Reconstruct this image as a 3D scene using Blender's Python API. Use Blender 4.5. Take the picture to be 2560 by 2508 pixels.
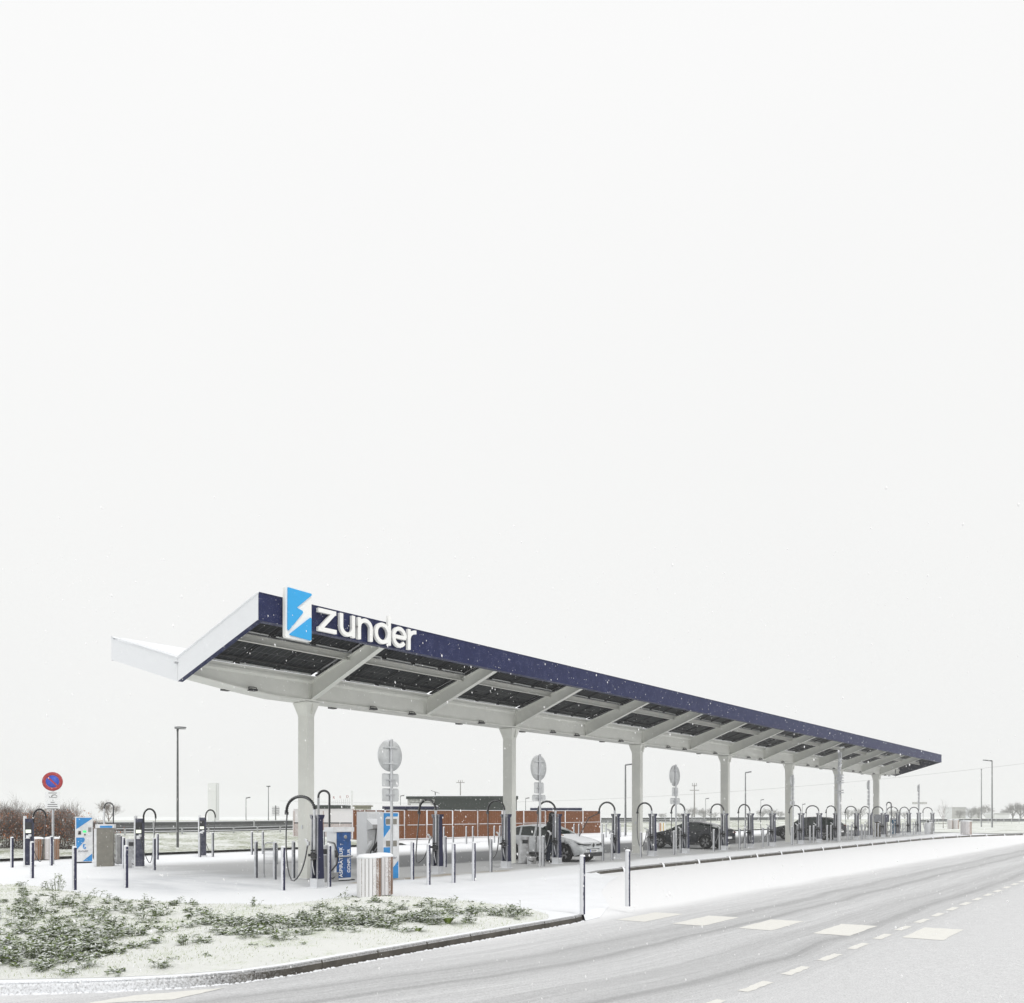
import bpy, bmesh, math, random
import numpy as np
from mathutils import Vector, Matrix
random.seed(7); rng = np.random.default_rng(7)
for o in list(bpy.data.objects): bpy.data.objects.remove(o)
scene = bpy.context.scene
COL = scene.collection
PI = math.pi

# ------------------------------------------------------------------ camera, sky, sun, exposure
HC = 1.95; FPX = 2080.0; TH = math.atan(1715/2080)          # eye height, focal length in photo pixels, angle to the canopy axis (+X)
cam_d = bpy.data.cameras.new('camera'); cam = bpy.data.objects.new('camera', cam_d); COL.objects.link(cam)
cam.location = (0, 0, HC)
cam.rotation_euler = (PI/2, 0, -(PI/2 - TH))
cam_d.sensor_fit = 'HORIZONTAL'; cam_d.sensor_width = 36; cam_d.lens = FPX/2560*36
cam_d.shift_y = (2040-1254)/2560
cam_d.clip_start = 0.1; cam_d.clip_end = 6000
scene.camera = cam

SUN_EL, SUN_AZ = math.radians(48), math.radians(200)
world = bpy.data.worlds.new("World"); scene.world = world; world.use_nodes = True
wn = world.node_tree.nodes; wl = world.node_tree.links; wn.clear()
wo = wn.new('ShaderNodeOutputWorld'); bg = wn.new('ShaderNodeBackground')
sky = wn.new('ShaderNodeTexSky'); sky.sky_type = 'NISHITA'; sky.sun_disc = False
sky.sun_elevation = SUN_EL; sky.sun_rotation = SUN_AZ
bw = wn.new('ShaderNodeRGBToBW'); sc = wn.new('ShaderNodeMath'); sc.operation = 'MULTIPLY'; sc.inputs[1].default_value = 0.10
tc = wn.new('ShaderNodeTexCoord'); sx = wn.new('ShaderNodeSeparateXYZ'); rp = wn.new('ShaderNodeValToRGB')
rp.color_ramp.elements[0].position = 0.0; rp.color_ramp.elements[0].color = (.878, .886, .878, 1)
rp.color_ramp.elements[1].position = .75; rp.color_ramp.elements[1].color = (1.0, 1.0, 1.0, 1)
e = rp.color_ramp.elements.new(.22); e.color = (.922, .926, .918, 1)
nz = wn.new('ShaderNodeTexNoise'); nz.inputs['Scale'].default_value = 1.3; nz.inputs['Detail'].default_value = 3
mixn = wn.new('ShaderNodeMix'); mixn.data_type = 'RGBA'; mixn.blend_type = 'MULTIPLY'; mixn.inputs[0].default_value = .05
mixs = wn.new('ShaderNodeMix'); mixs.data_type = 'RGBA'; mixs.inputs[0].default_value = .05
wl.new(tc.outputs['Generated'], sx.inputs[0]); wl.new(sx.outputs['Z'], rp.inputs[0]); wl.new(tc.outputs['Generated'], nz.inputs['Vector'])
wl.new(sky.outputs[0], bw.inputs[0]); wl.new(bw.outputs[0], sc.inputs[0])
wl.new(rp.outputs[0], mixn.inputs[6]); wl.new(nz.outputs[0], mixn.inputs[7])
wl.new(mixn.outputs[2], mixs.inputs[6]); wl.new(sc.outputs[0], mixs.inputs[7])
wl.new(mixs.outputs[2], bg.inputs['Color']); bg.inputs['Strength'].default_value = 1.0
wl.new(bg.outputs[0], wo.inputs['Surface'])
sl = bpy.data.lights.new('sun', 'SUN'); sl.energy = 1.15; sl.angle = math.radians(25); sl.color = (1, .98, .95)
so = bpy.data.objects.new('sun', sl); COL.objects.link(so)
sd = Vector((math.sin(SUN_AZ)*math.cos(SUN_EL), math.cos(SUN_AZ)*math.cos(SUN_EL), math.sin(SUN_EL)))
so.rotation_euler = sd.to_track_quat('Z', 'Y').to_euler()
scene.view_settings.view_transform = 'Standard'; scene.view_settings.look = 'None'
scene.view_settings.gamma = 1; scene.view_settings.exposure = 0.06
scene.render.engine = 'CYCLES'
scene.cycles.volume_bounces = 2; scene.cycles.max_bounces = 6
scene.cycles.volume_step_rate = 4

# ------------------------------------------------------------------ survey helpers: turn a sight line of the photograph into a place on the ground
CT, ST = math.cos(TH), math.sin(TH)
def ray(px):
    t = (px-1280)/FPX
    return (CT+t*ST, ST-t*CT)
SL = .0037
def gz(x): return SL*min(max(x, 0), 90)
def G(px, py, off=0.0):
    dx, dy = ray(px); m = (2040-py)/FPX
    s = (HC-off)/(SL*dx-m)
    if dx*s > 90 or s < 0: s = (HC-off-.333)/(-m)
    return (dx*s, dy*s)
def onY(px, Y):
    dx, dy = ray(px); return dx/dy*Y
def atD(px, D):                      # point at view depth D
    dx, dy = ray(px); return (dx*D, dy*D)
def dep(x, y): return CT*x+ST*y
def zat(py, D): return HC + (2040-py)*D/FPX

# ------------------------------------------------------------------ materials
def new_mat(name):
    m = bpy.data.materials.new(name); m.use_nodes = True
    return m, m.node_tree.nodes, m.node_tree.links, m.node_tree.nodes['Principled BSDF']
def c4(c): return (c[0], c[1], c[2], 1)
def node(n, t, **k):
    x = n.new(t)
    for a, b in k.items(): setattr(x, a, b)
    return x
def math_n(n, l, op, a, b=None, clamp=False):
    m = n.new('ShaderNodeMath'); m.operation = op; m.use_clamp = clamp
    for i, v in enumerate((a, b)):
        if v is None: continue
        if isinstance(v, (int, float)): m.inputs[i].default_value = v
        else: l.new(v, m.inputs[i])
    return m.outputs[0]
def mixc(n, l, f, a, b):
    m = n.new('ShaderNodeMix'); m.data_type = 'RGBA'
    if isinstance(f, (int, float)): m.inputs[0].default_value = f
    else: l.new(f, m.inputs[0])
    for i, v in ((6, a), (7, b)):
        if isinstance(v, tuple): m.inputs[i].default_value = c4(v)
        else: l.new(v, m.inputs[i])
    return m.outputs[2]
def noise(n, l, scale, detail=4, rough=.6, vec=None):
    t = n.new('ShaderNodeTexNoise'); t.inputs['Scale'].default_value = scale
    t.inputs['Detail'].default_value = detail; t.inputs['Roughness'].default_value = rough
    if vec is not None: l.new(vec, t.inputs['Vector'])
    return t.outputs[0]
def maprange(n, l, v, a, b, c=0., d=1., smooth=True):
    m = n.new('ShaderNodeMapRange'); m.interpolation_type = 'SMOOTHSTEP' if smooth else 'LINEAR'
    l.new(v, m.inputs[0]); m.inputs[1].default_value = a; m.inputs[2].default_value = b; m.inputs[3].default_value = c; m.inputs[4].default_value = d
    return m.outputs[0]
SNOW = (.86, .875, .90)
_mats = {}
def plain(name, col, rough=.5, metal=0., var=.12, scale=6., coat=0):
    """painted / metal surface with a little dirt variation"""
    if name in _mats: return _mats[name]
    m, n, l, b = new_mat(name); g = n.new('ShaderNodeNewGeometry')
    f = maprange(n, l, noise(n, l, scale, 5, .65, g.outputs['Position']), .3, .75)
    dark = tuple(c*(1-var*1.6) for c in col)
    l.new(mixc(n, l, f, dark, col), b.inputs['Base Color'])
    b.inputs['Roughness'].default_value = rough; b.inputs['Metallic'].default_value = metal
    _mats[name] = m; return m
def snowy(name, col, rough=.5, lo=.05, hi=.45, spec=.25, top=True, sscale=55., metal=0., w=(-.85, .38, .2), amt=1., toplo=.55):
    """surface with the wind-blown snow sticking to the faces turned to the wind and lying on top faces"""
    if name in _mats: return _mats[name]
    m, n, l, b = new_mat(name); g = n.new('ShaderNodeNewGeometry')
    d = n.new('ShaderNodeVectorMath'); d.operation = 'DOT_PRODUCT'; l.new(g.outputs['Normal'], d.inputs[0]); d.inputs[1].default_value = w
    fine = noise(n, l, sscale, 3, .7, g.outputs['Position']); big = noise(n, l, 5, 3, .6, g.outputs['Position'])
    s = math_n(n, l, 'ADD', d.outputs['Value'], math_n(n, l, 'MULTIPLY', math_n(n, l, 'SUBTRACT', fine, .5), spec*3))
    s = math_n(n, l, 'ADD', s, math_n(n, l, 'MULTIPLY', math_n(n, l, 'SUBTRACT', big, .5), .5))
    f = math_n(n, l, 'MULTIPLY', maprange(n, l, s, lo, hi), amt)
    if top:
        sp = n.new('ShaderNodeSeparateXYZ'); l.new(g.outputs['Normal'], sp.inputs[0])
        tz = math_n(n, l, 'ADD', sp.outputs['Z'], math_n(n, l, 'MULTIPLY', math_n(n, l, 'SUBTRACT', fine, .5), .5))
        f = math_n(n, l, 'MAXIMUM', f, maprange(n, l, tz, toplo, toplo+.25))
    b.inputs['Specular IOR Level'].default_value = .22 if max(col) < .2 else .4
    base = mixc(n, l, maprange(n, l, big, .3, .7), tuple(c*.82 for c in col), col)
    l.new(mixc(n, l, f, base, SNOW), b.inputs['Base Color'])
    r = mixc(n, l, f, (rough,)*3, (.9,)*3); l.new(r, b.inputs['Roughness']); b.inputs['Metallic'].default_value = 0
    if metal: l.new(math_n(n, l, 'MULTIPLY', math_n(n, l, 'SUBTRACT', 1., f), metal), b.inputs['Metallic'])
    _mats[name] = m; return m
def snow_mat(name='snow', col=(.87, .885, .91), bump=.25):
    if name in _mats: return _mats[name]
    m, n, l, b = new_mat(name); g = n.new('ShaderNodeNewGeometry')
    a = noise(n, l, 1.2, 5, .6, g.outputs['Position']); c = noise(n, l, 40, 4, .7, g.outputs['Position'])
    l.new(mixc(n, l, maprange(n, l, a, .3, .7), tuple(x*.955 for x in col), col), b.inputs['Base Color'])
    b.inputs['Roughness'].default_value = .85
    bp = n.new('ShaderNodeBump'); bp.inputs['Strength'].default_value = bump; bp.inputs['Distance'].default_value = .02
    l.new(c, bp.inputs['Height']); l.new(bp.outputs[0], b.inputs['Normal'])
    _mats[name] = m; return m
def emit(name, col, s):
    m, n, l, b = new_mat(name); b.inputs['Base Color'].default_value = c4(col); b.inputs['Emission Color'].default_value = c4(col)
    b.inputs['Emission Strength'].default_value = s; _mats[name] = m; return m

NAVY = (.014, .016, .060)
M_navy = snowy('navy_paint', NAVY, .45, lo=.15, hi=.55, spec=.22)
M_fascia = snowy('fascia_navy', (.011, .017, .078), .55, lo=-.32, hi=.62, spec=.5, sscale=34, amt=.93)
M_navyc = snowy('charger_navy', (.013, .015, .048), .4, lo=.2, hi=1.2, spec=.4, amt=.5)
M_bol = snowy('bollard_grey', (.02, .021, .06), .5, lo=-.05, hi=.35, spec=.28, amt=.8)
M_bolg = snowy('bollard_steel', (.09, .095, .11), .5, lo=-.1, hi=.6, spec=.2, amt=.7)
M_steel = snowy('galvanised', (.42, .43, .44), .45, lo=.1, hi=.6, spec=.15, amt=.6, metal=.3)
M_pole = snowy('charger_pole', (.5, .51, .53), .35, lo=.3, hi=.8, spec=.1, amt=.7, metal=.35)
M_beam = plain('canopy_paint', (.76, .765, .715), .5, var=.05, scale=2.)
M_purl = plain('purlin_paint', (.68, .68, .63), .5, var=.05)
M_black = plain('black_plastic', (.02, .02, .022), .45)
M_rubber = snowy('rubber', (.015, .015, .016), .5, lo=.5, hi=1.3, spec=.5, amt=.4, toplo=.93)
M_sign = snowy('sign_back', (.52, .535, .54), .5, lo=.3, hi=.9, spec=.15, amt=.8)
M_hose = snowy('hose_grey', (.035, .035, .038), .45, lo=.3, hi=1.2, spec=.2, amt=.6, toplo=.9)
M_white = plain('white_paint', (.78, .79, .79), .4, var=.04)
M_letter = plain('letter_white', (.86, .86, .84), .4, var=.02)
M_blue = plain('sign_blue', (.02, .37, .76), .45, var=.03)
M_kblue = snowy('kiosk_blue', (.03, .26, .62), .4, lo=.5, hi=1.2, spec=.2)
M_kwhite = snowy('kiosk_white', (.74, .75, .76), .4, lo=.2, hi=.9, spec=.1)
M_green = emit('screen_green', (.05, .7, .2), .6)
M_disp = emit('screen_white', (.75, .8, .68), .5)
M_grey = snowy('grey_cabinet', (.28, .28, .28), .5, lo=.1, hi=.8, spec=.2, amt=.75)
M_stone = snowy('speckled_grey', (.22, .21, .18), .6, lo=.4, hi=.9, spec=.3)
M_bin = snowy('bin_slats', (.17, .078, .032), .6, lo=-.66, hi=-.1, spec=.55, amt=.84, toplo=.3)
M_rust = snowy('rust_cladding', (.175, .056, .011), .7, lo=.55, hi=1.3, spec=.5, sscale=6, amt=.5, toplo=.4)
M_snow = snow_mat()
M_dgreen = snowy('dark_cladding', (.030, .040, .034), .6, lo=.55, hi=1.2, spec=.35, sscale=9, amt=.6)
M_contn = snowy('container_navy', (.018, .022, .06), .5, lo=.6, hi=1.2, spec=.3, sscale=20, amt=.6)
M_lcl = snowy('light_cladding', (.42, .42, .40), .6, lo=.3, hi=.9, spec=.2, sscale=6)
M_rail = snowy('guardrail', (.10, .105, .105), .5, lo=.45, hi=1., spec=.2, amt=.5)
M_glass = plain('car_glass', (.012, .022, .018), .06, var=.1)
M_tyre = plain('tyre', (.018, .018, .018), .8)
M_rim = plain('rim', (.34, .34, .35), .35, metal=.3)
M_twig = snowy('bare_twig', (.13, .09, .065), .8, lo=.35, hi=.9, spec=.3, amt=.6, toplo=.75)
M_hedge = snowy('dry_leaf', (.075, .044, .028), .8, lo=.7, hi=1.3, spec=.3, amt=.4, toplo=.86)
M_orange = snowy('rust_leaf', (.42, .13, .025), .8, lo=.45, hi=1., spec=.3, amt=.5, toplo=.85)
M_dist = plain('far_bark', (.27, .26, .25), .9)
M_leaf = snowy('weed_leaf', (.115, .165, .024), .6, lo=.75, hi=1.3, spec=.2, sscale=24, toplo=.80)
M_grass = snowy('grass_blade', (.34, .40, .17), .7, lo=.3, hi=.8, spec=.3, sscale=20, toplo=.3)

# ------------------------------------------------------------------ mesh builder
class MB:
    def __init__(s): s.v = []; s.f = []; s.m = []; s.T = None; s.smooth = []
    def tr(s, p):
        return tuple(s.T @ Vector(p)) if s.T is not None else tuple(p)
    def add(s, vs, fs, mi=0, sm=False):
        b = len(s.v); s.v += [s.tr(p) for p in vs]
        for f in fs: s.f.append(tuple(b+i for i in f)); s.m.append(mi); s.smooth.append(sm)
    def box(s, c, d, mi=0, rz=0.):
        x, y, z = d[0]/2, d[1]/2, d[2]/2; cr, sr = math.cos(rz), math.sin(rz)
        vs = []
        for a, b_, c_ in ((-x, -y, -z), (x, -y, -z), (x, y, -z), (-x, y, -z), (-x, -y, z), (x, -y, z), (x, y, z), (-x, y, z)):
            vs.append((c[0]+a*cr-b_*sr, c[1]+a*sr+b_*cr, c[2]+c_))
        s.add(vs, [(0, 3, 2, 1), (4, 5, 6, 7), (0, 1, 5, 4), (1, 2, 6, 5), (2, 3, 7, 6), (3, 0, 4, 7)], mi); return s
    def cyl(s, c, r, h, n=16, mi=0, r1=None, cap=True, sm=True):
        r1 = r if r1 is None else r1
        vs = [(c[0]+r*math.cos(2*PI*i/n), c[1]+r*math.sin(2*PI*i/n), c[2]) for i in range(n)] + \
             [(c[0]+r1*math.cos(2*PI*i/n), c[1]+r1*math.sin(2*PI*i/n), c[2]+h) for i in range(n)]
        s.add(vs, [(i, (i+1) % n, n+(i+1) % n, n+i) for i in range(n)], mi, sm)
        if cap:
            s.add(vs[n:], [tuple(range(n))], mi); s.add(vs[:n], [tuple(reversed(range(n)))], mi)
        return s
    def lathe(s, prof, c=(0, 0, 0), n=16, mi=0, sm=True):
        k = len(prof); vs = []
        for r, z in prof: vs += [(c[0]+r*math.cos(2*PI*i/n), c[1]+r*math.sin(2*PI*i/n), c[2]+z) for i in range(n)]
        fs = [(j*n+i, j*n+(i+1) % n, (j+1)*n+(i+1) % n, (j+1)*n+i) for j in range(k-1) for i in range(n)]
        s.add(vs, fs, mi, sm); return s
    def tube(s, pts, r, n=8, mi=0, cap=True):
        pts = [Vector(p) for p in pts]; k = len(pts)
        rs = r if isinstance(r, (list, tuple)) else [r]*k
        up = None; vs = []
        for i, p in enumerate(pts):
            d = (pts[min(i+1, k-1)]-pts[max(i-1, 0)])
            d = d.normalized() if d.length > 1e-9 else Vector((0, 0, 1))
            if up is None:
                up = Vector((1, 0, 0)) if abs(d.x) < .9 else Vector((0, 1, 0))
            a = (up - d*up.dot(d))
            a = a.normalized() if a.length > 1e-6 else d.orthogonal().normalized()
            up = a; b = d.cross(a)
            vs += [tuple(p+(a*math.cos(2*PI*j/n)+b*math.sin(2*PI*j/n))*rs[i]) for j in range(n)]
        fs = [(i*n+j, i*n+(j+1) % n, (i+1)*n+(j+1) % n, (i+1)*n+j) for i in range(k-1) for j in range(n)]
        if cap: fs += [tuple(reversed(range(n))), tuple((k-1)*n+j for j in range(n))]
        s.add(vs, fs, mi, True); return s
    def prism(s, poly, fmap, d, mi=0):
        """poly: 2D outline; fmap(u,v,w) -> 3D; extruded w 0..d"""
        n = len(poly)
        vs = [fmap(u, v, 0) for u, v in poly]+[fmap(u, v, d) for u, v in poly]
        s.add(vs, [tuple(range(n)), tuple(reversed(range(n, 2*n)))]+[(i, n+i, n+(i+1) % n, (i+1) % n) for i in range(n)], mi); return s
    def build(s, name, mats, parent=None, fix=True):
        me = bpy.data.meshes.new(name); me.from_pydata(s.v, [], s.f); 
        mats = mats if isinstance(mats, (list, tuple)) else [mats]
        for m in mats: me.materials.append(m)
        me.polygons.foreach_set('material_index', s.m); me.polygons.foreach_set('use_smooth', s.smooth)
        me.update()
        if fix and len(s.f) < 60000:
            bm = bmesh.new(); bm.from_mesh(me); bmesh.ops.recalc_face_normals(bm, faces=bm.faces); bm.to_mesh(me); bm.free()
        o = bpy.data.objects.new(name, me); COL.objects.link(o)
        if parent is not None: o.parent = parent
        return o
def tag(o, label=None, cat=None, group=None, kind=None):
    if label: o['label'] = label
    if cat: o['category'] = cat
    if group: o['group'] = group
    if kind: o['kind'] = kind
    return o
def thing(name, label, cat, loc=(0, 0, 0), rz=0., group=None):
    o = bpy.data.objects.new(name, None); COL.objects.link(o); o.location = loc; o.rotation_euler = (0, 0, rz)
    o.empty_display_size = .2
    return tag(o, label, cat, group)
def struct(o): o['kind'] = 'structure'; return o
def kids(o): return [c for c in bpy.data.objects if c.parent == o]
def dup(root, loc, rz=None, label=None, skip=()):
    r = root.copy(); COL.objects.link(r); r.location = loc
    if rz is not None: r.rotation_euler = (0, 0, rz)
    if label: r['label'] = label
    def rec(src, dst):
        for ch in kids(src):
            if ch.name.split('.')[0] in skip: continue
            c = ch.copy(); COL.objects.link(c); c.parent = dst; rec(ch, c)
    rec(root, r); return r
def text_mesh(name, body, size, mat, parent, loc, rot, depth=.004, spacing=1.0, bold=0.):
    cu = bpy.data.curves.new(name, 'FONT'); cu.body = body; cu.size = size; cu.extrude = depth; cu.offset = bold; cu.resolution_u = 4; cu.space_character = spacing
    t = bpy.data.objects.new(name+'_tmp', cu); COL.objects.link(t)
    me = bpy.data.meshes.new_from_object(t.evaluated_get(bpy.context.evaluated_depsgraph_get()))
    bpy.data.objects.remove(t); me.materials.clear(); me.materials.append(mat)
    o = bpy.data.objects.new(name, me); COL.objects.link(o); o.parent = parent; o.location = loc; o.rotation_euler = rot
    return o
ORD = ['first', 'second', 'third', 'fourth', 'fifth', 'sixth', 'seventh', 'eighth', 'ninth', 'tenth', 'eleventh', 'twelfth', 'thirteenth', 'fourteenth', 'fifteenth', 'sixteenth', 'seventeenth', 'eighteenth', 'nineteenth', 'twentieth']

# ------------------------------------------------------------------ ground, road, plaza, embankment
def sheet(name, outline, off, mat, cell=None):
    """flat polygon following the gentle slope, triangulated on a grid of X cuts"""
    bm = bmesh.new(); vs = [bm.verts.new((x, y, 0)) for x, y in outline]; bm.faces.new(vs)
    for xc in range(0, 91, 5):
        bmesh.ops.bisect_plane(bm, geom=bm.verts[:]+bm.edges[:]+bm.faces[:], plane_co=(xc, 0, 0), plane_no=(1, 0, 0))
    for v in bm.verts: v.co.z = gz(v.co.x)+off
    bmesh.ops.recalc_face_normals(bm, faces=bm.faces)
    me = bpy.data.meshes.new(name); bm.to_mesh(me); bm.free()
    if sum(p.normal.z for p in me.polygons) < 0: me.flip_normals()
    me.materials.append(mat); o = bpy.data.objects.new(name, me); COL.objects.link(o); return o

# far snow field
struct(sheet('ground', [(-900, -900), (1500, -900), (1500, 1500), (-900, 1500)], -.140, snow_mat('snow_field', (.84, .86, .86))))

# road material: slush with tyre tracks along the direction of travel
def road_mat():
    m, n, l, b = new_mat('slush_road'); g = n.new('ShaderNodeNewGeometry'); sp = n.new('ShaderNodeSeparateXYZ'); l.new(g.outputs['Position'], sp.inputs[0])
    X, Y = sp.outputs['X'], sp.outputs['Y']
    k = math_n(n, l, 'MAXIMUM', math_n(n, l, 'SUBTRACT', 12., X), 0.)
    ye = math_n(n, l, 'SUBTRACT', Y, math_n(n, l, 'MULTIPLY', math_n(n, l, 'MULTIPLY', k, k), .024))
    wob = noise(n, l, .35, 3, .5, g.outputs['Position'])
    ye = math_n(n, l, 'ADD', ye, math_n(n, l, 'MULTIPLY', math_n(n, l, 'SUBTRACT', wob, .5), .45))
    cr = n.new('ShaderNodeValToRGB'); l.new(math_n(n, l, 'DIVIDE', ye, 12.), cr.inputs[0])
    def gr(v): v = v if v > .8 else .17+.80*v; return (v*.985, v*.99, v*1.0, 1)
    stops = [(0, .60), (2.5, .585), (3.7, .56), (4.1, .48), (4.45, .42), (4.62, .24), (4.72, .37), (5.0, .45), (5.3, .39), (5.7, .51), (6.1, .50), (6.42, .44), (6.60, .26), (6.72, .41), (7.1, .42), (7.35, .32), (7.6, .50), (8.2, .54), (8.75, .62), (9.35, .89), (12, .90)]
    el = cr.color_ramp.elements; el[0].position = 0; el[0].color = gr(stops[0][1]); el[1].position = 1; el[1].color = gr(stops[-1][1])
    for p, v in stops[1:-1]:
        q = el.new(p/12.); q.color = gr(v)
    cb = n.new('ShaderNodeCombineXYZ'); l.new(math_n(n, l, 'MULTIPLY', X, .12), cb.inputs[0]); l.new(math_n(n, l, 'MULTIPLY', ye, 4.5), cb.inputs[1])
    st = noise(n, l, 1., 5, .7, cb.outputs[0])
    gr_ = noise(n, l, 42, 4, .8, g.outputs['Position'])
    gr2 = noise(n, l, 9, 4, .7, g.outputs['Position'])
    lane = math_n(n, l, 'MULTIPLY', maprange(n, l, ye, 3., 4.5), maprange(n, l, ye, 9.3, 8.3))
    cb2 = n.new('ShaderNodeCombineXYZ'); l.new(math_n(n, l, 'MULTIPLY', X, .35), cb2.inputs[0]); l.new(math_n(n, l, 'MULTIPLY', ye, 16.), cb2.inputs[1])
    st2 = noise(n, l, 1., 3, .6, cb2.outputs[0]); st = math_n(n, l, 'ADD', math_n(n, l, 'MULTIPLY', st, .6), math_n(n, l, 'MULTIPLY', st2, .4))
    v = math_n(n, l, 'ADD', 1., math_n(n, l, 'MULTIPLY', math_n(n, l, 'MULTIPLY', math_n(n, l, 'SUBTRACT', st, .5), .85), lane))
    wht = maprange(n, l, ye, 8.4, 9.3, 1., .12)
    v = math_n(n, l, 'ADD', v, math_n(n, l, 'MULTIPLY', math_n(n, l, 'MULTIPLY', math_n(n, l, 'SUBTRACT', gr_, .5), 1.25), wht))
    v = math_n(n, l, 'ADD', v, math_n(n, l, 'MULTIPLY', math_n(n, l, 'MULTIPLY', math_n(n, l, 'SUBTRACT', gr2, .5), .3), wht))
    mm = n.new('ShaderNodeMix'); mm.data_type = 'RGBA'; mm.blend_type = 'MULTIPLY'; mm.inputs[0].default_value = 1
    l.new(cr.outputs[0], mm.inputs[6]); cc = n.new('ShaderNodeCombineColor'); [l.new(v, cc.inputs[i]) for i in range(3)]; l.new(cc.outputs[0], mm.inputs[7])
    l.new(mm.outputs[2], b.inputs['Base Color']); b.inputs['Roughness'].default_value = .7
    bp = n.new('ShaderNodeBump'); bp.inputs['Strength'].default_value = .6; bp.inputs['Distance'].default_value = .012
    h = math_n(n, l, 'ADD', gr_, math_n(n, l, 'MULTIPLY', st, 1.2)); l.new(h, bp.inputs['Height']); l.new(bp.outputs[0], b.inputs['Normal'])
    return m
KI = [(-6, 26), (-2, 19), (.6, 14.8), (2.2, 12.3), (3.65, 10.66), (4.45, 9.91), (5.07, 9.45), (5.75, 9.12), (6.5, 9.02), (8.5, 9.06), (10.1, 9.08), (12.48, 9.1), (12.9, 9.11), (13.26, 9.18)]
KF = [(22.6, 15.45), (23.6, 15.75), (26.5, 15.95), (42, 16.05), (60, 16.05), (68, 16.0), (74, 15.7), (80, 14.9), (84, 13.8), (88, 12.3), (96, 9.5), (110, 5)]
struct(sheet('road', [(-40, -60), (260, -60), (260, -20), (110, 5), (88, 12.35), (84, 13.9), (80, 15.0), (68, 16.1), (23.6, 15.8), (14, 15.6), (13.2, 9.25), (8.5, 9.1), (6.5, 9.05), (5, 9.5), (3.7, 10.7), (2.2, 12.4), (-2, 19.1), (-6, 26), (-40, 60)], -.130, road_mat()))

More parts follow.
